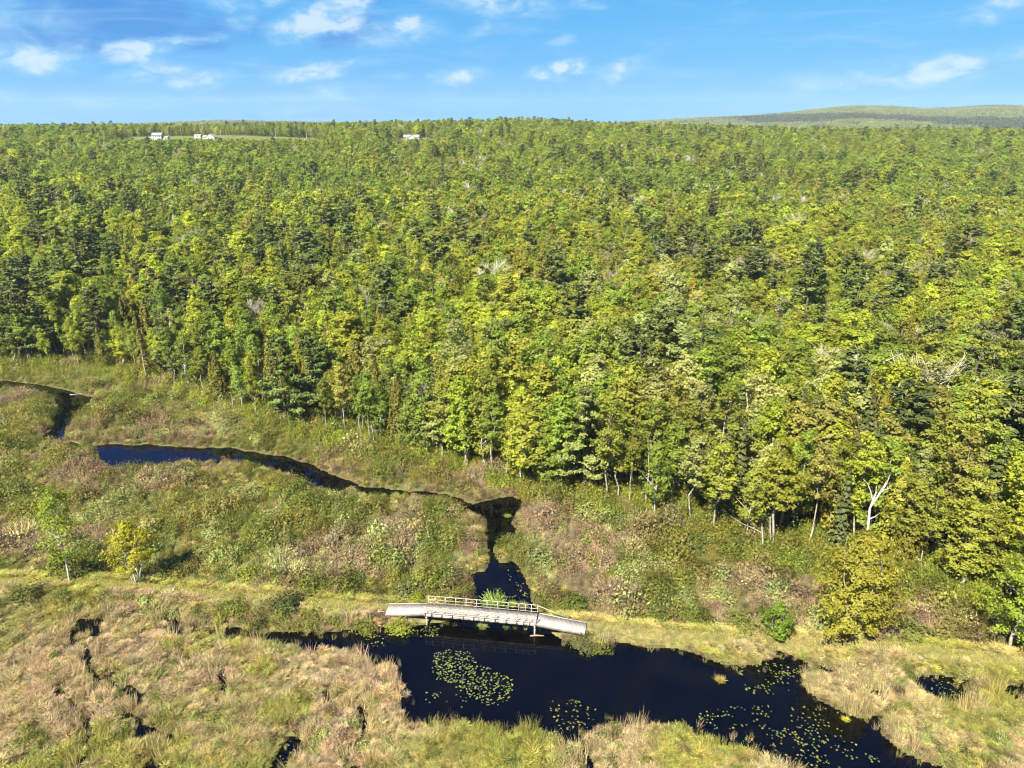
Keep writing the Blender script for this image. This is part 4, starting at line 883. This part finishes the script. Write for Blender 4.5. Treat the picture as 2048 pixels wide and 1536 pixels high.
# paler mounds strewn over the heath
SAGE = [('pale sage', T_['sage']), ('green', T_['green']), ('bright lime', T_['lime']), ('brown twiggy', T_['brown']), ('dark green', T_['dark'])]
x, y = jgrid(5.2, 60, 150); sd = grid_at(SD, x, y); dd = grid_at(DD, x, y); ok = (sd > 1.6) & (y > dike_y(x)) & (dd > 3.5) & (y < edge_y(x) - 2) & (g.random(len(x)) < .75) & (np.abs(x) < .7 * y); x, y = x[ok], y[ok]
for i in np.argsort(y)[:200]:
    nm, t = SAGE[int(g.choice(5, p=[.34, .32, .14, .12, .08]))]
    zn = [q for a, q in [(-1e9, 'west of the narrow brook bend'), (-22, 'between the brook bend and the footbridge'), (-3, 'past the straight brook'), (22, 'below the dead white birch')] if x[i] >= a][-1]
    rw = 'near the dike' if y[i] < dike_y(x[i]) + 16 else ('in mid-heath' if y[i] < edge_y(x[i]) - 22 else 'near the wood edge')
    lab = '%s bush mound %s %s' % (nm, rw, zn)
    sz = 1.0 + .7 * g.random(); bush(0, 0, sz * 1.3, sz, t, lab, lab + ' group', (x[i], y[i]))
# bright clumps of reeds in the water under and behind the bridge
CL = [join([tuft_mesh(g, 150, 1.2, .7, .03, .5), tussock_mesh(g, 260, .8, .9, .035)]), join([tuft_mesh(g, 50, .8, .3, .03, .4), tussock_mesh(g, 90, .4, .5, .03)])]
CLm = [mesh_np('reed_clump', v, q, (GRASS,), None, r) for v, q, r in CL]
for px, py, k, s, sz, t, lb in [(988, 1215, 0, 1.5, 1.35, (.22, .30, .06), 'big bright green clump of reeds in the brook mouth behind the footbridge'), (1025, 1212, 1, 1.2, 1.0, (.19, .27, .04), 'small round green reed clump beside the big one behind the footbridge'), (1046, 1216, 1, 1.3, 1.2, (.17, .19, .07), 'pale reed clump behind the footbridge at the far bank'), (965, 1256, 1, 1.3, 1.0, (.22, .24, .07), 'pale yellow reed tuft in the pond under the middle of the footbridge'), (1012, 1258, 1, .8, .9, (.10, .13, .03), 'thin dark reed tuft under the footbridge, next after the pale yellow tuft'), (1030, 1256, 1, .9, .9, (.13, .15, .03), 'short green reed tuft under the footbridge between the thin and the whitish tuft'), (1051, 1258, 1, .8, 1.3, (.30, .29, .20), 'whitish upright reed tuft under the footbridge'), (1078, 1258, 1, .9, 1.0, (.24, .20, .11), 'straw tuft at the foot of the footbridge support'),
    (1440, 1362, 1, 1.3, .7, (.27, .21, .06), 'straw-yellow tussock alone in the pond shallows'), (1691, 1440, 1, .9, .35, (.30, .29, .03), 'tiny yellow tussock alone in the pond near the lily pads'), (812, 1392, 1, 1.0, .9, (.27, .22, .16), 'dry pinkish reed tuft in the pond at the sedge shore'), (1015, 1033, 1, 1.2, .4, (.17, .19, .04), 'small green tussock in the brook head pool')]:
    x, y = at(px, py, 0); o = add('reed_clump', CLm[k], None, (x, y, -.02), label=lb, category='reeds'); o.scale = (s, s, sz); o['tint'] = t

# ------------------------------------------------------------------ water lilies
PADM = leaf_mat('lily_leaf', .05, .35, .5)
def pad_mesh(g_, n=12):
    th = np.linspace(.18, 6.28 - .18, n); r_ = 1 + .05 * g_.normal(size=n)
    v = [(0, 0, .02)] + [(r_[i] * math.cos(t), .82 * r_[i] * math.sin(t), .0 + .05 * g_.random()) for i, t in enumerate(th)]
    v = np.array(v); low_ = v - [0, 0, .03]
    q = [(0, i, i + 1, i + 1) for i in range(1, n)]
    tri = np.array([(0, i, i + 1) for i in range(1, n)]); k = len(v)
    V_ = np.concatenate([v, low_]); F = [tuple(t) for t in tri] + [(t[0] + k, t[2] + k, t[1] + k) for t in tri]
    me = bpy.data.meshes.new('lily_pad'); me.from_pydata(V_.tolist(), [], F + [(i, i + k, i + 1 + k) for i in range(1, n)] + [(i, i + 1 + k, i + 1) for i in range(1, n)]); me.materials.append(PADM)
    a = me.attributes.new('rnd', 'FLOAT', 'POINT'); a.data.foreach_set('value', np.full(len(V_), .5, np.float32)); return me
PADS = [pad_mesh(g) for _ in range(4)]
patches = [([(868, 1312), (890, 1302), (935, 1300), (940, 1322), (985, 1345), (1025, 1365), (1020, 1392), (990, 1412), (950, 1396), (928, 1376), (878, 1352)], 10.5, 'in the big raft before the footbridge'), ([(850, 1385), (940, 1392), (925, 1415), (860, 1412)], 2.6, 'in the thin raft by the sedge shore'), ([(1098, 1405), (1150, 1398), (1192, 1415), (1185, 1450), (1150, 1470), (1100, 1440)], 3.2, 'by the narrow inlet below the pond'),
    ([(1470, 1335), (1560, 1322), (1605, 1335), (1590, 1360), (1560, 1392), (1500, 1380)], 6.0, 'in the raft below the small bright dike tree'), ([(1395, 1430), (1450, 1420), (1560, 1410), (1680, 1420), (1700, 1470), (1760, 1520), (1700, 1536), (1560, 1500), (1430, 1475)], 2.3, 'scattered over the wide lower pond'), ([(1560, 1440), (1640, 1455), (1640, 1540), (1545, 1490)], 3.2, 'in the raft by the lower sedge shore'),
    ([(732, 1270), (775, 1262), (768, 1290), (740, 1295)], 4.5, 'in the pond inlet below the dike bushes'), ([(828, 1258), (878, 1252), (870, 1275), (840, 1275)], 6.0, 'under the bank bush by the footbridge'), ([(985, 1175), (1040, 1165), (1058, 1192), (1010, 1195)], 3.5, 'on the brook behind the footbridge'), ([(980, 1135), (1035, 1135), (1040, 1160), (990, 1160)], 1.6, 'on the straight brook'),
    ([(1850, 1352), (1925, 1356), (1925, 1392), (1870, 1392)], 5.0, 'on the small side pool past the pond'), ([(560, 1475), (600, 1470), (595, 1510), (545, 1536), (530, 1530)], 3.0, 'on the dark pool in the sedge'), ([(640, 1410), (740, 1400), (745, 1450), (720, 1440)], 2.0, 'in the dark gap in the sedge')]
pads = []
for pts, dn, nm in patches:
    P = poly(pts); lo, hi = P.min(0), P.max(0); n = int((hi - lo).prod() * dn * 1.45)
    x = lo[0] + (hi[0] - lo[0]) * g.random(n); y = lo[1] + (hi[1] - lo[1]) * g.random(n)
    qx_ = x + g.normal(size=n) * .25; ok = (sdf_poly(P, qx_, y) < .25) & (grid_at(SD, x, y) < -.12) & (fbm(x, y, 1.6, 2, 111) > .40 if dn < 9 else fbm(x, y, 1.6, 2, 111) > .28)
    for a, b_ in zip(x[ok], y[ok]): pads.append((a, b_, nm))
pads.sort(key=lambda p: p[0] ** 2 + p[1] ** 2)
def pad_tint(): return jit((.110, .115, .018) if g.random() < .6 else (.055, .078, .022), g, .2)
for a, b_, nm in pads[:300]:
    lab = 'yellow-green lily pad floating ' + nm
    o = add('lily_pad', PADS[int(g.random() * 4)], None, (a, b_, .02 + .012 * g.random()), label=lab, category='lily pad', group='lily pads ' + nm); s_ = .06 + .055 * g.random(); o.scale = (s_, s_, s_); o.rotation_euler = (g.normal() * .1, g.normal() * .1, g.random() * 6.28); o['tint'] = pad_tint()
rp = pads[300:]
if rp:
    pc_ = proto_collection('pad', PADS)
    s_ = .06 + .055 * g.random(len(rp))
    scatter('water_lilies', pc_, [(a, b_, .02 + .012 * g.random()) for a, b_, _ in rp], (g.random(len(rp)) * 4).astype(int), np.stack([g.normal(size=len(rp)) * .1, g.normal(size=len(rp)) * .1, g.random(len(rp)) * 6.28], 1), np.stack([s_] * 3, 1), [pad_tint() for _ in rp], kind='stuff', label='further yellow-green lily pads floating on the pond and brook', category='lily pads')
print('PADS', len(pads))

# ------------------------------------------------------------------ footbridge
def boxes(lst):
    v, q, o = [], [], 0
    for c, ux, uy, uz in lst:                               # centre and half-axis vectors
        c, ux, uy, uz = map(np.array, (c, ux, uy, uz))
        for s1, s2, s3 in ((-1, -1, -1), (1, -1, -1), (1, 1, -1), (-1, 1, -1), (-1, -1, 1), (1, -1, 1), (1, 1, 1), (-1, 1, 1)): v.append(c + s1 * ux + s2 * uy + s3 * uz)
        q += [(o, o + 3, o + 2, o + 1), (o + 4, o + 5, o + 6, o + 7), (o, o + 1, o + 5, o + 4), (o + 1, o + 2, o + 6, o + 5), (o + 2, o + 3, o + 7, o + 6), (o + 3, o, o + 4, o + 7)]; o += 8
    return np.array(v), np.array(q)
def beam(p, q, w, h):                                       # axis-aligned-ish bar from p to q
    p, q = np.array(p, float), np.array(q, float); d = q - p; l = np.linalg.norm(d); d /= l
    sd_ = np.cross(d, (0, 0, 1)) if abs(d[2]) < .95 else np.array([0, 1., 0]); sd_ /= np.linalg.norm(sd_); up = np.cross(sd_, d)
    return ((p + q) / 2, d * l / 2, sd_ * w / 2, up * h / 2)
def wood_mat(name, a, b_):
    s = Mat(name); n_ = s.noise(4, 6, 'Object', .65, (1.2, 12, 3)); n2_ = s.noise(.9, 3, 'Object', .5)
    md = s.n('ShaderNodeMath', operation='MULTIPLY'); s.l(n_, md.inputs[0]); s.l(n2_, md.inputs[1]); s.bsdf(s.ramp(md.outputs[0], [(.12, a), (.38, b_)]), .85, .2, n_, .4, .01); return s.m
PLANK = wood_mat('silvered_planks', (.24, .21, .19), (.36, .325, .30)); RAILW = wood_mat('pale_rail_wood', (.25, .225, .18), (.38, .345, .28)); GIRD = wood_mat('dark_girder_wood', (.09, .08, .07), (.20, .18, .16)); STRW = wood_mat('stringer_wood', (.22, .195, .175), (.36, .33, .30))
DZ = 1.45
A = np.array([*at(852, 1218.5, DZ), DZ]); B = np.array([*at(1075.5, 1238, DZ), DZ])
ax = B - A; BL = np.linalg.norm(ax); ax /= BL; perp = np.array([-ax[1], ax[0], 0]); BW = 1.9; bang = math.atan2(ax[1], ax[0])
print('BRIDGE len', BL, 'at', A, B)
br = root('footbridge', (A[0], A[1], 0), bang, 1, label='long weathered wooden footbridge with pale railings crossing the brook mouth', category='footbridge')
rs = np.random.default_rng(4)
arch = lambda t: DZ + .03 * (1 - (2 * t / BL - 1) ** 2)      # gentle camber
# local frame: x along, y across (+y = far side), z up
pl = []; x = 0.07
while x < BL - .05:
    z = arch(x); sl = (arch(x + .05) - arch(x - .05)) / .1
    pl.append(((x, rs.normal() * .012, z + rs.normal() * .002), np.array([.0695, 0, .0695 * sl]), (0, BW / 2 + rs.normal() * .01, 0), (0, 0, .022))); x += .142
v, q = boxes(pl); add('deck', mesh_np('bridge_deck', v, q, (PLANK,)), br)
for sdn in (-1, 1):
    st = []; seg = np.linspace(0, BL, 13)
    for a, b_ in zip(seg[:-1], seg[1:]): st.append(beam((a, sdn * .86, arch(a) - .16), (b_, sdn * .86, arch(b_) - .16), .10, .26))
    v, q = boxes(st); add('girder', mesh_np('bridge_girder', v, q, (STRW if sdn < 0 else GIRD,)), br)
v, q = boxes([beam((a, 0, arch(a) - .16), (b_, 0, arch(b_) - .16), .10, .26) for a, b_ in zip(seg[:-1], seg[1:])]); add('girder', mesh_np('bridge_girder_mid', v, q, (GIRD,)), br)
for sdn in (-1, 1):
    posts = np.concatenate([[.12, .85], np.linspace(2.0, BL - 2.2, 8), [BL - 1.45, BL - .8, BL - .12]])
    rail = root('railing', (0, 0, 0)); rail.parent = br
    yy = sdn * (BW / 2 + .03)
    for p_ in posts:
        z = arch(p_); v, q = boxes([((p_, yy, z + .42), (.036, 0, 0), (0, .036, 0), (0, 0, .615))]); add('post', mesh_np('rail_post', v, q, (RAILW,)), rail)
    for nm, hz, w_, h_ in (('top_rail', 1.06, .10, .04), ('middle_rail', .62, .03, .07), ('bottom_rail', .22, .03, .06)):
        sg = [beam((a + .02, yy - sdn * (.065 if h_ > .05 else 0), arch(a) + hz), (b_ - .0, yy - sdn * (.065 if h_ > .05 else 0), arch(b_) + hz), w_, h_) for a, b_ in zip(seg[:-1], seg[1:])]
        v, q = boxes(sg); add(nm, mesh_np('bridge_' + nm, v, q, (RAILW,)), rail)
# ramps
RL = np.array([*at(775, 1219.0, 1.12), 1.12]); RR = np.array([*at(1171, 1257.5, 1.08), 1.08])
def tolocal(p):
    d = p[:2] - A[:2]; return np.array([d @ ax[:2], d @ perp[:2], p[2]])
def ramp_part(p0, p1, nm):
    p0, p1 = np.array(p0), np.array(p1); d = p1 - p0; l = np.linalg.norm(d); d /= l; sd_ = np.cross((0, 0, 1), d); sd_ /= np.linalg.norm(sd_); up = np.cross(d, sd_); lst = []; t = .07
    while t < l: lst.append((p0 + d * t + up * rs.normal() * .002, d * .0695, sd_ * (BW / 2 + rs.normal() * .012), up * .022)); t += .142
    v, q = boxes(lst); r_ = add(nm, mesh_np('bridge_ramp', v, q, (PLANK,)), br)
    for sdn in (-1, 0, 1):
        v, q = boxes([beam(p0 + sd_ * sdn * .85 - up * .16 + d * .02, p1 + sd_ * sdn * .85 - up * .16, .1, .26)]); add('stringer', mesh_np('ramp_stringer', v, q, (GIRD if sdn else STRW,)), r_)
    for sdn in (-1, 1):
        v, q = boxes([beam(p0 + sd_ * sdn * (BW / 2 - .05) + up * .07, p1 + sd_ * sdn * (BW / 2 - .05) + up * .07, .08, .08)]); add('curb', mesh_np('ramp_curb', v, q, (RAILW,)), r_)
pl_ = tolocal(RL); pr_ = tolocal(RR)
ramp_part((BL + .01, 0, arch(BL)), pr_, 'ramp'); ramp_part((-.01, 0, arch(0)), pl_, 'ramp')
v, q = boxes([beam((BL - .1, BW / 2 + .03, arch(BL) + 1.0), (BL + (pr_[0] - BL) * .62, BW / 2 + .03 + pr_[1] * .62, arch(BL) * .5 + pr_[2] * .5 + .12), .06, .07)]); add('sloping_handrail', mesh_np('handrail', v, q, (RAILW,)), br)
# supports
for xx in (.25, BL - .25):
    lst = [((xx, yy, arch(xx) * .5 - .72), (.075, 0, 0), (0, .075, 0), (0, 0, arch(xx) * .5 + .38)) for yy in (-.8, 0, .8)] + [((xx, 0, arch(xx) - .38), (.08, 0, 0), (0, 1.0, 0), (0, 0, .085))]
    v, q = boxes(lst); add('support', mesh_np('bridge_support', v, q, (STRW,)), br)
x, y = at(1060, 1272, 0); v, q, r = tube(np.array([(0, 0, .0), (.7, .05, .05), (1.5, .02, .0)]), [.07, .08, .04], 7)
o = add('floating_log', mesh_np('floating_log', v, q, (wood_mat('wet_log', (.20, .13, .08), (.34, .25, .17)),), None, None, True), None, (x, y, .0), label='short reddish log floating in the pond below the footbridge support', category='log')

# ------------------------------------------------------------------ houses, poles on the hayfield
s = Mat('white_siding'); wv2 = s.n('ShaderNodeTexWave', bands_direction='Z'); tcn = s.n('ShaderNodeTexCoord'); s.l(tcn.outputs['Object'], wv2.inputs[0]); wv2.inputs['Scale'].default_value = 2.2
s.bsdf(s.ramp(wv2.outputs['Fac'], [(0, (.40, .40, .395)), (1, (.48, .48, .475))]), .6, .3); SIDING = s.m
s = Mat('grey_shingle'); f = s.noise(2.5, 5); s.bsdf(s.ramp(f, [(.35, (.13, .13, .135)), (.65, (.23, .225, .22))]), .9, .2); SHIN = s.m
s = Mat('window_glass'); s.bsdf((.03, .04, .05), .08, .5); WIN = s.m
def prism_roof(L_, Wd, z, rise, over=.4, along='x'):
    a, b_ = L_ / 2 + over, Wd / 2 + over
    v = [(-a, -b_, z), (a, -b_, z), (a, b_, z), (-a, b_, z), (-a, 0, z + rise), (a, 0, z + rise)]
    v2 = [(p[0], p[1], p[2] - .18) for p in v]; V_ = v + v2
    F = [(0, 1, 5, 4), (2, 3, 4, 5), (0 + 6, 4 + 6, 5 + 6, 1 + 6), (2 + 6, 5 + 6, 4 + 6, 3 + 6), (0, 6, 7, 1), (2, 8, 9, 3), (0, 4, 10, 6), (4, 3, 9, 10), (1, 7, 11, 5), (5, 11, 8, 2)]
    return V_, F
def gable_walls(L_, Wd, z, rise):
    a, b_ = L_ / 2, Wd / 2; v = [(-a, -b_, -1), (a, -b_, -1), (a, b_, -1), (-a, b_, -1), (-a, -b_, z), (a, -b_, z), (a, b_, z), (-a, b_, z), (-a, 0, z + rise * b_ / (b_ + .4) - .2), (a, 0, z + rise * b_ / (b_ + .4) - .2)]
    return v, [(0, 1, 5, 4), (2, 3, 7, 6), (1, 2, 6, 9, 5), (3, 0, 4, 8, 7)]
def pyme(nm, vf, m_):
    me = bpy.data.meshes.new(nm); me.from_pydata(vf[0], [], vf[1]); me.materials.append(m_); return me
def house(px, py, dist, rz, blocks, wins, label):
    u = (px - 1024) / 1512; x = u * dist; y = dist; z = float(terrain(x, y))
    r_ = root('house', (x, y, z), rz, .78, label=label, category='house')
    for (cx, cyy, L_, Wd, zz, rise, rot_) in blocks:
        w_ = add('wall', pyme('house_wall', gable_walls(L_, Wd, zz, rise), SIDING), r_, (cx, cyy, 0)); w_.rotation_euler.z = rot_
        k = add('roof', pyme('house_roof', prism_roof(L_, Wd, zz, rise), SHIN), r_, (cx, cyy, 0)); k.rotation_euler.z = rot_
    for (cx, cyy, cz, w_, h_) in wins:
        v, q = boxes([((0, 0, 0), (w_ / 2, 0, 0), (0, .06, 0), (0, 0, h_ / 2))]); f_ = add('window', mesh_np('house_window', v, q, (SIDING,)), r_, (cx, cyy, cz))
        v, q = boxes([((0, 0, 0), (w_ / 2 - .1, 0, 0), (0, .07, 0), (0, 0, h_ / 2 - .1))]); add('pane', mesh_np('window_pane', v, q, (WIN,)), f_)
    return r_
house(312, 276, 652, 0, [(0, 0, 10.5, 8, 5.4, 2.6, 0), (8.0, 1, 6, 6, 2.8, 1.8, 0), (-7.5, 0, 4.5, 5, 2.5, 1.2, 0)], [(a, -4.05, b_, 1.2, 1.5) for a in (-3.4, -.8, 1.8, 3.8) for b_ in (1.6, 4.2)], 'two-storey white farmhouse with grey roof and low wings on the hayfield edge')
house(417, 276, 650, 0, [(2.2, -2, 9.5, 9.5, 2.9, 3.6, math.pi / 2), (-4.5, 2, 7, 7, 2.7, 2.2, 0)], [(.6, -6.85, 1.6, 1.1, 1.3), (3.8, -6.85, 1.6, 1.1, 1.3)], 'white house with a broad front gable on the hayfield beside a pole')
house(393, 276, 668, 0, [(0, 0, 7, 5, 2.5, 1.6, 0)], [(0, -2.56, 1.4, 1.2, 1.0)], 'small grey-roofed shed just behind the broad-gabled white house')
house(822, 272, 655, .06, [(0, 0, 17, 8, 2.9, 2.6, 0), (0.5, -2.6, 5, 6, 2.9, 2.1, math.pi / 2)], [(a, -4.05, 1.5, 1.5, 1.2) for a in (-6.5, -4, 5, 7)], 'long low white house with grey roof in a clearing below the ridge')
for px, dist, lb in [(333, 668, 'wooden utility pole beside the two-storey farmhouse'), (439, 640, 'wooden utility pole beside the broad-gabled white house'), (549, 672, 'wooden utility pole alone at the middle of the hayfield'), (611, 680, 'wooden utility pole at the far end of the hayfield')]:
    u = (px - 1024) / 1512; x = u * dist; z = float(terrain(x, dist)); r_ = root('utility_pole', (x, dist, z), 0, 1, label=lb, category='utility pole')
    v, q, r = tube(np.array([(0, 0, -.5), (0, 0, 4), (0, 0, 9)]), [.24, .2, .16], 8); add('pole', mesh_np('pole_shaft', v, q, (BARK_DEAD,)), r_)
    v, q = boxes([((0, -.2, 8.3), (1.1, 0, 0), (0, .06, 0), (0, 0, .08))]); add('crossarm', mesh_np('pole_arm', v, q, (BARK_DEAD,)), r_)

# ------------------------------------------------------------------ haze over the distance
HZ = 0.000065
s = Mat('air'); pv = s.n('ShaderNodeVolumePrincipled'); pv.inputs['Color'].default_value = (.78, .90, 1.0, 1); pv.inputs['Density'].default_value = HZ; pv.inputs['Anisotropy'].default_value = .0
s.l(pv.outputs[0], s.out.inputs['Volume']); s.m.cycles.homogeneous_volume = True
v, q = boxes([((0, 2050, 88), (6800, 0, 0), (0, 2150, 0), (0, 0, 95))])
add('haze', mesh_np('haze', v, q, (s.m,)), kind='stuff', label='thin blue air over the woods', category='haze')
